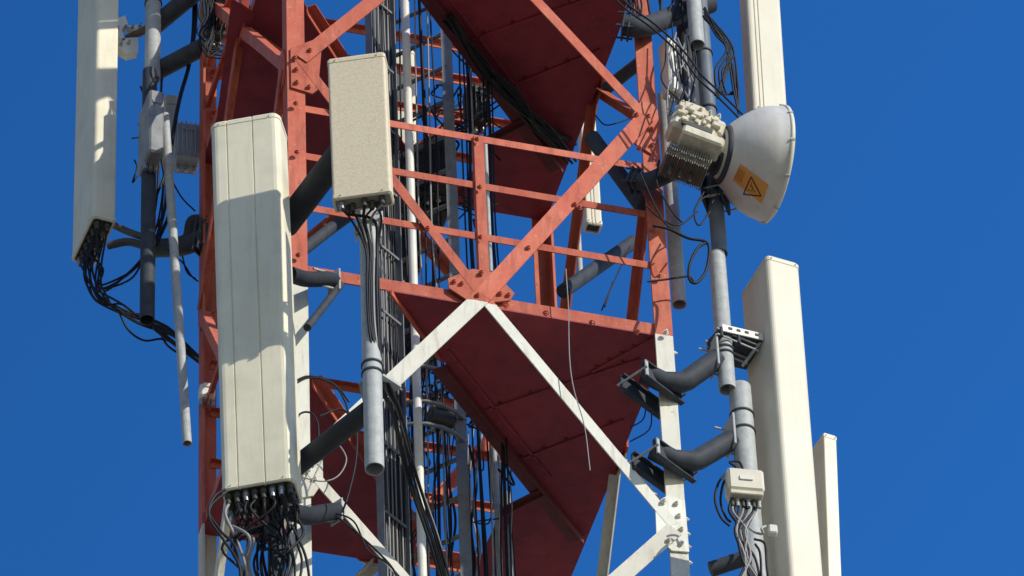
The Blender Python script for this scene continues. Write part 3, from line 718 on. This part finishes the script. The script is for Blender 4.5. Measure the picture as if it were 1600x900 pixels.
# ------------------------------------------------------------------ radios and boxes
def radio(label, px, py, y, beta, w, h, d, mat=RRUM, fins=0, conns=4, name='radio_unit', roll=0.0, group='radio units on the mount poles', topconn=0):
    n = hdir(beta); x = UP.cross(n); 
    if x.dot(RH) < 0: x = -x
    u = V(UP)
    if roll: R = Matrix.Rotation(roll, 3, n); x = R @ x; u = R @ u
    c = PY(px, py, y); T = thing(name, label, 'radio unit', c - u * h / 2, group)
    mb = MB(); mb.bbox(c, x * (w / 2), u * (h / 2), n * (d / 2), 0.01); build('housing', mb, mat, T)
    for k in range(fins):
        f = -0.45 + 0.9 * k / max(1, fins - 1)
        mb = MB(); mb.bbox(c + x * (w * f) + n * (d / 2 + 0.012), x * 0.0025, u * (h * 0.44), n * 0.012, 0.001); build('cooling_fin', mb, mat, T)
    for k in range(conns):
        f = -0.35 + 0.7 * k / max(1, conns - 1); p = c + x * (w * f) - u * (h / 2)
        build('connector', one('tube', [p + u * 0.003, p - u * 0.035], 0.012, 8), CHROME, T)
    for k in range(topconn):
        f = -0.4 + 0.8 * k / max(1, topconn - 1); p = c + x * (w * f) + u * (h / 2)
        build('connector', one('tube', [p - u * 0.003, p + u * 0.04], 0.010, 8), CHROME, T)
    mb = MB(); mb.bbox(c + u * (h * 0.3) + n * (d / 2 + 0.003), x * (w * 0.3), u * 0.012, n * 0.004, 0.002); build('handle', mb, mat, T)
    return T
radio('tall grey radio box on the left pole with cables hanging below it', 236, 210, 0.74, 20, 0.075, 0.44, 0.20, worn('dull_radio_grey', (0.30, 0.31, 0.32), (0.15, 0.155, 0.16), 0.55, 0, 0.8), 0, 3)
radio('grey radio box behind the slanted black cable, left of the back leg', 266, 195, 1.2, 8, 0.07, 0.33, 0.12, RRUM, 0, 2)
radio('grey finned radio box between the left poles and the back left leg', 291, 232, 1.05, 12, 0.125, 0.26, 0.12, RRUM, 6, 3, topconn=4)
radio('small pale box on the back left leg below the red node', 323, 616, 0.8, 12, 0.075, 0.085, 0.07, WHITEP, 0, 2)
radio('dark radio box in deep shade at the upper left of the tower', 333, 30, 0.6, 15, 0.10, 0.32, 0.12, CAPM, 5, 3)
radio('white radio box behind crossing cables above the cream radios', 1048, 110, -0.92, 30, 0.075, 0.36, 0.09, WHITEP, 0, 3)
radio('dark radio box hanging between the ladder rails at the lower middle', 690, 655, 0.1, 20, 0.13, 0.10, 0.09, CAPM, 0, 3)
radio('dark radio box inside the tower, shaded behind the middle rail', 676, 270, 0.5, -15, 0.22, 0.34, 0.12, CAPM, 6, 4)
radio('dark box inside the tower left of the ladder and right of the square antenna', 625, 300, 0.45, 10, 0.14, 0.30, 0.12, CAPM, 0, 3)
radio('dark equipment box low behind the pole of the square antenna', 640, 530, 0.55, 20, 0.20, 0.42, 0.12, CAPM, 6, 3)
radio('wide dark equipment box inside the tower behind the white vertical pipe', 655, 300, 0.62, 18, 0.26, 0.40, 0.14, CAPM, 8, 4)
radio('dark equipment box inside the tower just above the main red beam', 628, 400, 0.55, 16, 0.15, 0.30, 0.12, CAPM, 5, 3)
radio('dark box added under the upper platform beam in place of its deep shadow', 742, 170, 0.45, 16, 0.10, 0.26, 0.10, CAPM, 4, 3)  # added to deepen the dark under the upper platform
# cream cast microwave radios beside the dish
rnd_ = random.uniform
OD = thing('outdoor_radio', 'cream cast microwave radio with ribbed casing behind the white dish', 'radio unit', PY(1085, 215, -1.2))
c = PY(1083, 203, -1.22); ux = (V((1, 0, 0))).normalized(); R = Matrix.Rotation(radians(16), 3, V((0, 1, 0))); ux = R @ V((1, 0, 0)); uz = R @ V((0, 0, 1)); uy = V((0, 1, 0))
mb = MB(); mb.bbox(c, ux * 0.115, uy * 0.07, uz * 0.082, 0.02); mb.bbox(c + uz * 0.05 - ux * 0.03 - uy * 0.02, ux * 0.06, uy * 0.05, uz * 0.06, 0.015)
build('housing', mb, CREAM, OD)
for k in range(17):
    dx_, dz_ = -0.092 + 0.0115 * k, (0.045, -0.005, 0.02, -0.035, 0.035)[k % 5] + rnd_(-.012, .012)
    mb = MB(); mb.bbox(c + ux * dx_ + uz * dz_ - uy * (0.070 + rnd_(0, .008)), ux * rnd_(.009, .022), uy * 0.014, uz * rnd_(.009, .022), 0.006); build('rib', mb, CREAM, OD)
for k in range(6):
    mb = MB(); mb.bbox(c + ux * rnd_(-.09, .1) + uz * (0.078 + rnd_(0, .018)) + uy * rnd_(-.05, .03), ux * rnd_(.012, .026), uy * rnd_(.014, .026), uz * rnd_(.008, .018), 0.004); build('cover_boss', mb, CREAM, OD)
mb = MB(); mb.bbox(c + ux * 0.01 - uz * 0.058 - uy * 0.074, ux * 0.075, uy * 0.008, uz * 0.016, 0.004); build('recess_shade', mb, CAPM, OD)  # raised dark block; the shade of the gap is in its colour
mb = MB(); mb.bbox(c + ux * 0.11 + uz * 0.015 - uy * 0.01, ux * 0.025, uy * 0.055, uz * 0.05, 0.012); build('side_cover', mb, CREAM, OD)
for k in range(5):
    build('cover_bolt', one('bolt', c + ux * (-0.09 + 0.045 * k) - uy * 0.072 + uz * 0.065, -uy, 0.009, 0.014), CREAM, OD)
mb = MB(); mb.tube([c + ux * 0.10 - uz * 0.04, c + ux * 0.21 - uz * 0.055], 0.045, 20); build('waveguide_flange', mb, CREAM, OD)
mb = MB(); mb.bbox(c + ux * 0.05 - uz * 0.105 - uy * 0.03, ux * 0.10, uy * 0.06, uz * 0.03, 0.01); build('lower_cover', mb, CREAM, OD)
OD2 = thing('outdoor_radio', 'grey finned microwave radio hanging under the cream one', 'radio unit', PY(1075, 262, -1.15))
FINM = worn('dusty_fins', (0.24, 0.22, 0.18), (0.12, 0.11, 0.095), 0.7); c2 = PY(1070, 259, -1.15); mb = MB(); mb.bbox(c2, ux * 0.105, uy * 0.08, uz * 0.030, 0.012); build('housing', mb, worn('dusty_casting', (0.24, 0.22, 0.19), (0.14, 0.13, 0.11), 0.7), OD2)
for k in range(20):
    mb = MB(); mb.bbox(c2 + ux * (-0.100 + 0.0105 * k) - uz * (0.036 + 0.006 * (k % 3 == 0)), ux * 0.0022, uy * 0.072, uz * 0.009, 0.0008); build('cooling_fin', mb, FINM, OD2)
    mb = MB(); mb.bbox(c2 + ux * (-0.104 + 0.011 * k) - uy * 0.085, ux * 0.0022, uy * 0.006, uz * (0.024 - 0.008 * (k % 4 == 1)), 0.0008); build('cooling_fin', mb, FINM, OD2)
for k in range(3):
    build('connector', one('tube', [c2 + ux * (-0.06 + 0.05 * k) - uz * 0.03, c2 + ux * (-0.06 + 0.05 * k) - uz * 0.10], 0.011, 8), CAPM, OD2)

# junction box on the right
c = PY(1163, 758, -1.25); x = hdir(10 + 90); n = hdir(10)
JB = thing('junction_box', 'small cream junction box with cables below it on the lower right pole', 'junction box', c - UP * 0.08)
mb = MB(); mb.bbox(c, x * 0.082, UP * 0.066, n * 0.045, 0.012); build('housing', mb, RADOME2, JB)
mb = MB(); mb.bbox(c - UP * 0.075, x * 0.074, UP * 0.012, n * 0.038, 0.004); build('base_plate', mb, CREAM, JB)
for k in range(6):
    p = c + x * (-0.06 + 0.024 * k) - UP * 0.085; build('gland', one('tube', [p, p - UP * 0.045], 0.009, 8), GALV if k % 2 else CAPM, JB)
mb = MB(); mb.bbox(c + n * 0.049, x * 0.03, UP * 0.012, n * 0.003, 0.002); build('lid_plate', mb, WHITEP, JB)
# small hook clamp
K = thing('pipe_clamp', 'small bright metal clamp sticking out beside the cables on the lower right', 'clamp', PY(1205, 828, -1.2))
build('block', one('bbox', PY(1207, 829, -1.2), x * 0.02, UP * 0.025, n * 0.018, 0.006), WHITEP, K)
build('hook', one('tube', spline([PY(1196, 822, -1.2), PY(1190, 826, -1.22), PY(1192, 834, -1.2), PY(1180, 832, -1.18), PY(1172, 826, -1.15)], 5), 0.006, 6), GALV, K)

# ------------------------------------------------------------------ microwave dish
dax = V((1, 0.03, 0)).normalized(); dc = PY(1206, 256, -1.15); DR = 0.277
DI = thing('microwave_dish', 'white round microwave dish seen from behind with an orange warning sticker', 'dish antenna', dc - UP * DR)
prof = [(-0.262, 0.02), (-0.262, 0.112), (-0.25, 0.122)] + [(-0.25 + 0.225 * t, 0.122 + (DR - 0.130) * (1 - (1 - t) ** 1.8)) for t in [i / 12 for i in range(1, 13)]] + [(-0.012, DR - 0.003), (0.0, DR)]
sh = MB(); sh.lathe(dc, dax, prof, 72); shroud = build('shroud', sh, DISHW, DI)
mb = MB(); mb.lathe(dc, dax, [(0.0, DR), (0.001, DR + 0.005), (0.016, DR + 0.005), (0.022, DR - 0.004), (0.026, DR * 0.6), (0.028, 0.0)], 72); build('radome', mb, RADOME2, DI)
mb = MB()
for k in range(10):
    a = 2 * pi * (k + .3) / 10; e1 = dax.orthogonal().normalized(); e2 = dax.cross(e1); q = e1 * cos(a) + e2 * sin(a)
    mb = MB(); mb.bbox(dc + q * (DR + 0.006) + dax * 0.006, q * 0.002, dax * 0.012, dax.cross(q) * 0.006, 0.001); build('rim_clip', mb, GALV, DI)
mb = MB(); mb.lathe(dc, dax, [(-0.263, 0.0), (-0.263, 0.105), (-0.275, 0.105), (-0.278, 0.085), (-0.30, 0.085), (-0.30, 0.10), (-0.312, 0.10), (-0.312, 0.06), (-0.37, 0.055), (-0.37, 0)], 40); build('feed_collar', mb, GALVD, DI)
mb = MB(); cc = dc - dax * 0.255; mb.lathe(cc, dax, [(0, 0.124), (0, 0.129), (0.02, 0.142), (0.02, 0.136)], 48); build('hub_ring', mb, GALVD, DI)
bv = BVHTree.FromPolygons([tuple(p) for p in sh.v], sh.f)
def on_dish(px, py, lift=0.0015):
    d = ray(px, py); h = bv.ray_cast(CAM, d)
    if h[0] is None: h = bv.find_nearest(dc)
    nn = h[1] if h[1].dot(d) < 0 else -h[1]
    return h[0] + nn * lift
def decal(name, quad, mat, parent, lift, nu=8, nv=6):
    (a, b, c_, d_) = [V((*p, 0)) for p in quad]; mb = MB(); vs = []
    for j in range(nv + 1):
        for i in range(nu + 1):
            p = a.lerp(b, i / nu).lerp(d_.lerp(c_, i / nu), j / nv); vs.append(on_dish(p.x, p.y, lift))
    mb.add(vs, [(j * (nu + 1) + i, j * (nu + 1) + i + 1, (j + 1) * (nu + 1) + i + 1, (j + 1) * (nu + 1) + i) for j in range(nv) for i in range(nu)], True)
    return build(name, mb, mat, parent)
st = decal('warning_sticker', [(1157, 256), (1201, 289), (1190, 318), (1145, 281)], ORANGE, DI, 0.002)
def line(p, q, w, mat=INK):
    p = V((*p, 0)); q = V((*q, 0)); t = (q - p).normalized(); s = V((-t.y, t.x, 0)) * w / 2
    decal('printed_mark', [(p + s)[:2], (q + s)[:2], (q - s)[:2], (p - s)[:2]], mat, st, 0.0035, 5, 1)
tri = [(1174, 276), (1189.5, 306), (1162, 303)]
for i in range(3): line(tri[i], tri[(i + 1) % 3], 1.7)
for p, q in (((1175, 285), (1173, 291)), ((1173, 291), (1177, 292)), ((1177, 292), (1174.5, 299)), ((1169, 298), (1172, 295)), ((1180, 300), (1178, 296))): line(p, q, 1.1)
for k in range(4): line((1155.5 + 2.8 * k, 262 + 2.2 * k), (1149 + 2.8 * k, 279 + 2.0 * k), 1.5, INKR)
build('mount_strut', one('tube', [dc - dax * 0.28 - UP * 0.07, on(P_R0, 296)], 0.022, 12), GALVD, DI)

# ------------------------------------------------------------------ cables
def cable(pts, r=0.006, mat=RUBBER, label='black cable', group=None, name='coax_cable', sub=7):
    r *= 0.86; sp = spline(pts, sub); mb = MB(); mb.tube(sp, r, 7)
    return tag(build(name, mb, mat, origin=sp[0]), label, 'cable', group)
rnd = random.uniform
def jit(p, s): return V(p) + V((rnd(-s, s), rnd(-s, s), rnd(-s, s)))
# far-left antenna jumpers
for i, p in enumerate(PA['conn']):
    k = i / len(PA['conn']); y = 1.1
    y1 = rnd(425, 465); x1 = 125 + 25 * k + rnd(-4, 4)
    if i % 3 == 2: pts = [p, PY(150 + rnd(-12, 12), 420, y), PY(165 + rnd(-10, 10), 448 + rnd(-6, 10), y), PY(205 + rnd(-6, 6), 425 + rnd(-6, 12), y), PY(225, 398 + rnd(-6, 6), y)]
    else: pts = [p, PY(x1, y1 - 20, y), PY(x1 + 14 + rnd(-4, 8), y1 + 14 + rnd(0, 10), y), PY(185 + rnd(-8, 8), 478 + rnd(-6, 12), y), PY(222 + rnd(-5, 5), 493 + rnd(-6, 12), y - .02), PY(262 + rnd(-4, 4), 515 + rnd(-5, 18), y - .1), PY(322, 560 + rnd(-16, 16), .93)]
    cable(pts, 0.0065, label='black jumper cable drooping from the far left antenna to the tower', group='jumper cables of the far left antenna')
for pp in ([(160, 450), (175, 478), (190, 490), (150, 470), (140, 448)], [(185, 485), (200, 515), (225, 532), (255, 530), (285, 545)], [(175, 480), (215, 505), (258, 520), (285, 532)], [(225, 500), (245, 512), (262, 540), (292, 560)]):
    cable([PY(x, y, 1.08 + rnd(-.03, .03)) for x, y in pp], 0.0065, label='black jumper cable drooping from the far left antenna to the tower', group='jumper cables of the far left antenna')
# big left antenna jumpers
for i, p in enumerate(PB['conn']):
    k = (i % 8) / 7; q = p + V((0, 0, -0.07)) + V((rnd(-.02, .02), 0, 0))
    tx = 395 + 55 * k + rnd(-18, 18)
    if i % 5 == 0: pts = [p, q, PY(362 + rnd(-15, 15), 850, -1.3), PY(378 + rnd(-6, 8), 905, -1.25), PY(380, 990, -1.22)]
    elif i % 7 == 3: pts = [p, q, PY(tx + 30, 845 + rnd(-8, 12), -1.35), PY(425 + rnd(-15, 10), 862 + rnd(-6, 8), -1.32), PY(410 + rnd(-10, 10), 842, -1.25)]
    else: pts = [p, q, PY(tx, 840 + rnd(-10, 10), -1.3 + rnd(-.06, .06)), PY(tx + rnd(-14, 14), 890, -1.25 + rnd(-.05, .05)), PY(430 + rnd(-30, 30), 990, -1.2)]
    cable(pts, 0.0068 if i % 4 else 0.0085, RUBBER if i % 8 else GREYCABLE, 'jumper cable in the tangle below the large cream antenna', 'jumper cables below the large cream antenna')
for pp in ([(352, 765), (336, 775), (326, 800), (345, 830), (372, 868), (380, 990)], [(350, 772), (330, 790), (328, 812), (350, 845), (375, 890), (382, 990)], [(458, 800), (474, 830), (462, 850), (440, 865), (425, 858)], [(455, 820), (470, 850), (480, 880), (486, 930)]):
    cable([PY(x, y, -1.36) for x, y in pp], 0.0072, label='jumper cable in the tangle below the large cream antenna', group='jumper cables below the large cream antenna')
for pp in ([(468, 745), (505, 752), (530, 742), (541, 715), (520, 690), (500, 725), (480, 770)],):
    cable([PY(x, y, -1.0) for x, y in pp], 0.0038, GREYCABLE, 'thin pale wire loop beside the white gusset at the lower left', name='wire')
for pp, g in (([(460, 596), (480, 588), (505, 592), (528, 605), (545, 628)], 0), ([(460, 600), (485, 590), (520, 600), (538, 625), (546, 650)], 0), ([(461, 660), (470, 646), (485, 645), (496, 660), (498, 690)], 0), ([(500, 650), (535, 640), (556, 670), (556, 720), (545, 770), (535, 800)], 0)):
    cable([PY(x, y, -1.15) for x, y in pp], 0.0055, label='black cable arching over the dark tube at the lower left', group='cables arching over the lower left tube')
cable([PY(x, y, -0.98) for x, y in [(528, 808), (560, 835), (590, 862), (616, 892), (630, 930)]], 0.006, label='black cable running down along the lower left white brace')
cable([PY(x, y, -0.98) for x, y in [(520, 800), (553, 815), (575, 860), (605, 880), (640, 920)]], 0.005, label='second, sagging black cable along the lower left white brace')
# square antenna feeders down the pole
ends = [(598, 470), (600, 470), (604, 470), (608, 470), (596, 480), (602, 480), (592, 470)]
for i, p in enumerate(PC['conn']):
    e = ends[i % 7]; x2 = 605 + rnd(-8, 8)
    pts = [p, PY(552 + i * 7 + rnd(-3, 3), 345, -1.93), PY(570 + i * 3.5 + rnd(-2, 2), 390, -1.87), PY(572 + i * 3.2 + rnd(-2, 2), 450, -1.86), PY(577 + i * 2.6 + rnd(-2, 2), 520, -1.855), PY(x2 - 6, 600, -1.78), PY(x2 + 14, 645, -1.6), PY(x2 + 40 + rnd(-6, 6), 740, -1.2), PY(x2 + 75 + rnd(-8, 8), 850, -1.0), PY(x2 + 105, 960, -.8)]
    cable(pts, 0.0062 if i not in (2, 5) else 0.008, RUBBER if i != 4 else GREYCABLE, 'black feeder cable running from the square beige antenna down its pole', 'feeder cables of the square beige antenna')
# right upper loops and crossing cables
for k, (dx, dy) in enumerate(((0, 0), (7, -4))):
    cable([PY(x + dx, y + dy, -1.25) for x, y in [(940, -25), (975, 12), (1020, 45), (1062, 85), (1090, 122), (1120, 150), (1152, 182), (1165, 198)]], 0.0062, label='long dark cable crossing from the top edge down to the dish', group='pair of cables crossing to the dish')
for k in range(9):
    w = rnd(-6, 8)
    pts = [PY(1100 + rnd(-3, 3), 20 + rnd(-10, 10), -1.2), PY(1122 + w, 50 + rnd(-8, 8), -1.22), PY(1140 + w, 80 + rnd(-8, 8), -1.22), PY(1132 + w * 1.5, 125 + rnd(-8, 8), -1.22), PY(1120 + w, 155 + rnd(-10, 6), -1.2)]
    if k % 3 == 0: pts = pts[:3] + [PY(1148 + w, 130, -1.22), PY(1154, 178, -1.2)]
    if k % 3 == 1: pts = pts[:3] + [PY(1122 + w, 110, -1.24), PY(1128 + w, 145, -1.2), PY(1150 + w / 2, 140, -1.2), PY(1144, 100, -1.2)]
    cable(pts, 0.0058, label='black cable looping beside the tall right pole above the dish', group='looped cables above the dish')
cable([PY(x, y, -1.16) for x, y in [(1020, 352), (1045, 358), (1075, 372), (1103, 378), (1108, 395), (1102, 425), (1088, 442), (1077, 436), (1078, 412), (1090, 388), (1102, 380)]], 0.008, label='coiled black cable loop hanging between the two right poles')
cable([PY(x, y, -1.0) for x, y in [(1012, 440), (1045, 436), (1075, 432), (1084, 440)]], 0.006, label='short black cable from the right leg round the pale pole')
for k, pp in enumerate(([(1000, 270), (1025, 325), (1040, 350), (1052, 358)], [(1008, 320), (1030, 340), (1060, 352), (1090, 330)], [(1030, 250), (1026, 285), (1050, 330), (1068, 350)], [(1100, 300), (1085, 330), (1092, 352), (1110, 330)], [(1112, 318), (1122, 300), (1098, 310), (1088, 322)])):
    cable([PY(x, y, -1.12) for x, y in pp], 0.005, label='short dark cable in the clutter under the radio units', group='cables under the radio units')
for k in range(10):
    x0 = 1040 + rnd(-8, 50); cable([PY(x0, 60 + rnd(-30, 20), -1.0), PY(x0 + rnd(-14, 14), 95, -1.0), PY(x0 + rnd(-14, 14), 130, -1.02), PY(1045 + rnd(-8, 45), 180, -1.1)], rnd(.004, .007), RUBBER if k % 3 else GREYCABLE, 'dark cable hanging down to the cream radio units', 'cables above the radio units')
for k in range(8):
    x0 = 985 + rnd(-10, 90); cable([PY(x0, -20, -0.9), PY(x0 + rnd(-20, 20), 10 + rnd(-8, 8), -0.95), PY(x0 + rnd(-20, 25), 30 + rnd(-8, 12), -0.95), PY(x0 + rnd(-25, 25), -20, -0.95)], rnd(.005, .008), RUBBER, 'dark cable bundled at the upper edge above the right leg', 'cables bundled above the right leg')
# junction box cables
for k in range(11):
    x0 = 1143 + 4 * k; pts = [PY(x0, 782, -1.24), PY(x0 + rnd(-4, 4), 800, -1.24), PY(1160 + rnd(-12, 12), 830, -1.24), PY(1166 + rnd(-12, 14), 872, -1.22), PY(1168 + rnd(-28, 28), 930, -1.2), PY(1170 + rnd(-25, 25), 1000, -1.15)]
    cable(pts, rnd(.005, .008), (RUBBER, GREYCABLE, RUBBER)[k % 3], 'cable dropping from the cream junction box', 'cables below the junction box')
for pp in ([(1140, 735), (1124, 752), (1117, 780), (1126, 808), (1140, 822)], [(1142, 738), (1130, 756), (1126, 785), (1134, 808), (1142, 816)], [(1150, 730), (1140, 722), (1155, 722), (1162, 736)], [(1178, 842), (1195, 850), (1198, 885), (1205, 930)], [(1180, 850), (1188, 868), (1190, 930)]):
    cable([PY(x, y, -1.22) for x, y in pp], 0.0065, label='black cable curling round the cream junction box', group='curled cables at the junction box')
arm('dark bracket at the bottom edge behind the junction box cables', [PY(1110, 890, -1.0), PY(1170, 870, -1.06)], 12, group='arms at the lower right')
# feeders along the ladder, straight
for k in range(16):
    x0 = (618, 626, 634, 668, 676, 684, 732, 739, 745, 751, 757, 770, 776, 782, 690, 660)[k]
    b0 = PZ(x0 + 8, 715 - (x0 - 620) * 0.25, 0)
    pts = [V((b0.x + rnd(-.01, .01), b0.y, z)) + V((rnd(-.012, .012), 0, 0)) for z in (-2.6, -1.6, -0.8, 0, 0.7, 1.4, 2.2, 3.2)]
    cable(pts, 0.0052 + 0.004 * (k % 4 == 0), RUBBER if k % 5 else GREYCABLE, 'feeder cable running straight up the tower beside the ladder', 'feeder cables beside the ladder', name='feeder_cable')
for k in range(14):
    b0 = tcen + tw * (-0.074 + 0.0112 * k) + tn * (0.012 + rnd(0, .006))
    pts = [V((b0.x, b0.y, z)) + V((rnd(-.006, .006), rnd(-.01, .01), 0)) for z in (-2.6, -1.6, -0.8, 0, 0.7, 1.4, 2.2, 3.2)]
    cable(pts, rnd(.0035, .0058), RUBBER if k % 3 else GREYCABLE, 'feeder cable in the dense run along the left rail of the ladder', 'dense feeder cable run', name='feeder_cable')
for k in range(24):
    x0 = rnd(628, 795); yy = rnd(0.15, 0.65); pts = []; xx = x0 * 1.0; ya = rnd(480, 640) if x0 < 690 else rnd(640, 700)
    for j in range(7):
        pts.append(PY(xx, ya + 62 * j, yy)); xx += rnd(-9, 11)
    cable(pts, rnd(.003, .008), (RUBBER, RUBBER, GREYCABLE)[k % 3], 'loose wavy cable in the lower middle of the tower', 'loose cables in the lower middle')
for k in range(12):
    x0 = rnd(640, 780); y0 = rnd(610, 860); yy = rnd(0.1, 0.5)
    cable([PY(x0, y0, yy), PY(x0 + rnd(-20, 20), y0 + rnd(8, 22), yy), PY(x0 + rnd(-28, 28), y0 + rnd(-6, 30), yy + .05), PY(x0 + rnd(-18, 18), y0 + rnd(-24, 6), yy)], rnd(.004, .007), RUBBER, 'loose wavy cable in the lower middle of the tower', 'loose cables in the lower middle')
# tangle inside, upper middle
for k in range(26):
    x0 = rnd(655, 770); y0 = rnd(110, 330); yy = rnd(0.2, 0.7)
    pts = [PY(x0, y0, yy)]
    for j in range(4): pts.append(PY(x0 + rnd(-28, 28), y0 + rnd(10, 26) * (j + 1) * rnd(.3, 1), yy + rnd(-.05, .05)))
    cable(pts, rnd(.004, .008), RUBBER, 'dark cable in the shaded tangle inside the upper tower', 'tangled cables inside the upper tower')
for k in range(14):
    x0 = rnd(618, 720); y0 = rnd(480, 640); yy = rnd(0.2, 0.6)
    pts = [PY(x0, y0, yy)]
    for j in range(4): pts.append(PY(x0 + rnd(-26, 26), y0 + rnd(8, 24) * (j + 1) * rnd(.3, 1), yy + rnd(-.05, .05)))
    cable(pts, rnd(.004, .008), RUBBER, 'dark cable in the shaded tangle below the platform edge', 'tangled cables below the platform edge')
for (x0, y0, x1, y1) in ((895, 70, 640, 240), (720, 205, 905, 60), (690, 60, 770, 130), (700, 40, 790, 150), (745, 150, 850, 90)):
    a_ = PY(x0, y0, 0.1); b_ = PY(x1, y1, 0.35); cable([a_, a_.lerp(b_, .33) - V((0, 0, .03)), a_.lerp(b_, .66) - V((0, 0, .04)), b_], 0.0055, label='slack dark cable slung under the upper platform', group='cables slung under the upper platform')
for k in range(12):  # black cables added to imitate deep shadow along the platform edge
    o_ = (rnd(-9, 9), rnd(-9, 9)); zz = zcm - 0.05 - rnd(0, .09)
    cable([PZ(700 + o_[0], 28 + o_[1], zz), PZ(752 + rnd(-12, 12), 95 + rnd(-8, 8), zz - .02), PZ(800 + rnd(-12, 12), 150 + rnd(-8, 8), zz - .04), PZ(850 + rnd(-14, 14), 200 + rnd(-10, 10), zz - .02), PZ(896 + rnd(-12, 6), 235 + rnd(-18, 22), zz + .03)], rnd(.006, .012), label='black cable added along the upper platform edge in place of its deep shadow', group='added dark cables along the upper platform edge')
# left upper
for pp, r in (([(306, -20), (305, 40), (296, 100), (282, 150), (272, 200), (266, 245)], .0125), ([(303, -20), (300, 60), (290, 120), (276, 170), (268, 230)], .007)):
    cable([PY(x, y, 0.98) for x, y in pp], r, label='thick black cable slanting down beside the back left leg', group='cables beside the back left leg')
for k in range(9):
    cable([PY(222 + k * 4 + rnd(-3, 3), 130 + rnd(-20, 10), 1.0), PY(245 + rnd(-10, 10), 200 + rnd(-20, 20), .97), PY(256 + rnd(-8, 12), 260, .97), PY(250 + rnd(-20, 20), 330, 1.0), PY(235 + rnd(-12, 14), 385, 1.0)], rnd(.004, .008), label='dark cable running down the left pole past the radio boxes', group='cables on the left poles')
for k in range(10):
    x0 = rnd(312, 345); cable([PY(x0, -15, .5), PY(x0 + rnd(-15, 15), 25, .5), PY(x0 + rnd(-15, 20), 55, .5), PY(335 + rnd(-15, 40), 82 + rnd(-8, 8), .5), PY(370 + rnd(-30, 30), 85 + rnd(-8, 8), .5)], rnd(.004, .007), RUBBER, 'cable in the dark bundle at the upper left corner of the tower', 'cables bundled at the upper left corner')
for pp in ([(270, 285), (285, 310), (305, 330)], [(262, 390), (285, 410), (300, 432), (310, 440)], [(285, 400), (292, 425), (306, 436)], [(215, 275), (207, 285), (214, 262), (210, 250)], [(206, 216), (222, 214)], [(216, 195), (226, 188)]):
    cable([PY(x, y, .95) for x, y in pp], .005, label='short dark cable hanging by the back left leg', group='short cables by the back left leg')
# thin wires over the platform
cable([PY(x, y, -0.97) for x, y in [(884, 420), (888, 480), (890, 560), (897, 610), (913, 665), (922, 735)]], .003, GREYCABLE, 'thin pale wire hanging down across the dark red platform', name='wire')
for pp in ([(1010, 630), (1005, 655), (985, 668)], [(1018, 635), (1015, 670), (985, 690)], [(985, 385), (955, 450), (940, 485)], [(1000, 385), (985, 450)], [(958, 440), (945, 480)], [(930, 180), (945, 195), (965, 192), (985, 185)]):
    cable([PY(x, y, -0.3) for x, y in pp], .004, label='thin dark cable seen against the sky behind the right leg', group='thin cables behind the right leg')

# ------------------------------------------------------------------ light
SUN_AZ, SUN_EL = 51.0, 31.0
s = hdir(SUN_AZ) * cos(radians(SUN_EL)) + UP * sin(radians(SUN_EL))
ld = bpy.data.lights.new('sun', 'SUN'); lo = bpy.data.objects.new('sun', ld); COL.objects.link(lo)
ld.energy = 4.0; ld.angle = radians(0.53); ld.color = (1.0, 0.94, 0.82)
lo.rotation_euler = s.to_track_quat('Z', 'Y').to_euler()
w = bpy.data.worlds.new('World'); scene.world = w; w.use_nodes = True
nt = w.node_tree; bg = nt.nodes['Background']
sky = nt.nodes.new('ShaderNodeTexSky'); sky.sky_type = 'NISHITA'; sky.sun_disc = False
sky.sun_elevation = radians(SUN_EL); sky.sun_rotation = math.atan2(s.x, s.y)
sky.altitude = 1500; sky.air_density = 1.0; sky.dust_density = 0.1; sky.ozone_density = 4.0
# clear dry air: the blue deepens towards the zenith and pales to the horizon
tc = nt.nodes.new('ShaderNodeTexCoord'); sp = nt.nodes.new('ShaderNodeSeparateXYZ'); nt.links.new(tc.outputs['Generated'], sp.inputs[0])
tint = mixc(nt, ramp(nt, sp.outputs[2], 0.18, 0.62), (3.3, 2.35, 1.4), (0.50, 1.78, 2.96))
dp = nt.nodes.new('ShaderNodeVectorMath'); dp.operation = 'DOT_PRODUCT'; nt.links.new(tc.outputs['Generated'], dp.inputs[0]); dp.inputs[1].default_value = RH
side = ramp(nt, dp.outputs['Value'], -0.16, 0.16, 0.80, 1.20)       # brighter on the sun's side
cs = nt.nodes.new('ShaderNodeCombineColor')
for k in range(3): nt.links.new(side, cs.inputs[k])
tint2 = mixc(nt, 1.0, tint, cs.outputs[0], 'MULTIPLY')
nt.links.new(mixc(nt, 1.0, sky.outputs[0], tint2, 'MULTIPLY'), bg.inputs[0]); bg.inputs[1].default_value = 0.07
scene.view_settings.view_transform = 'Standard'; scene.view_settings.look = 'None'
scene.view_settings.exposure = 0.0; scene.view_settings.gamma = 1.0
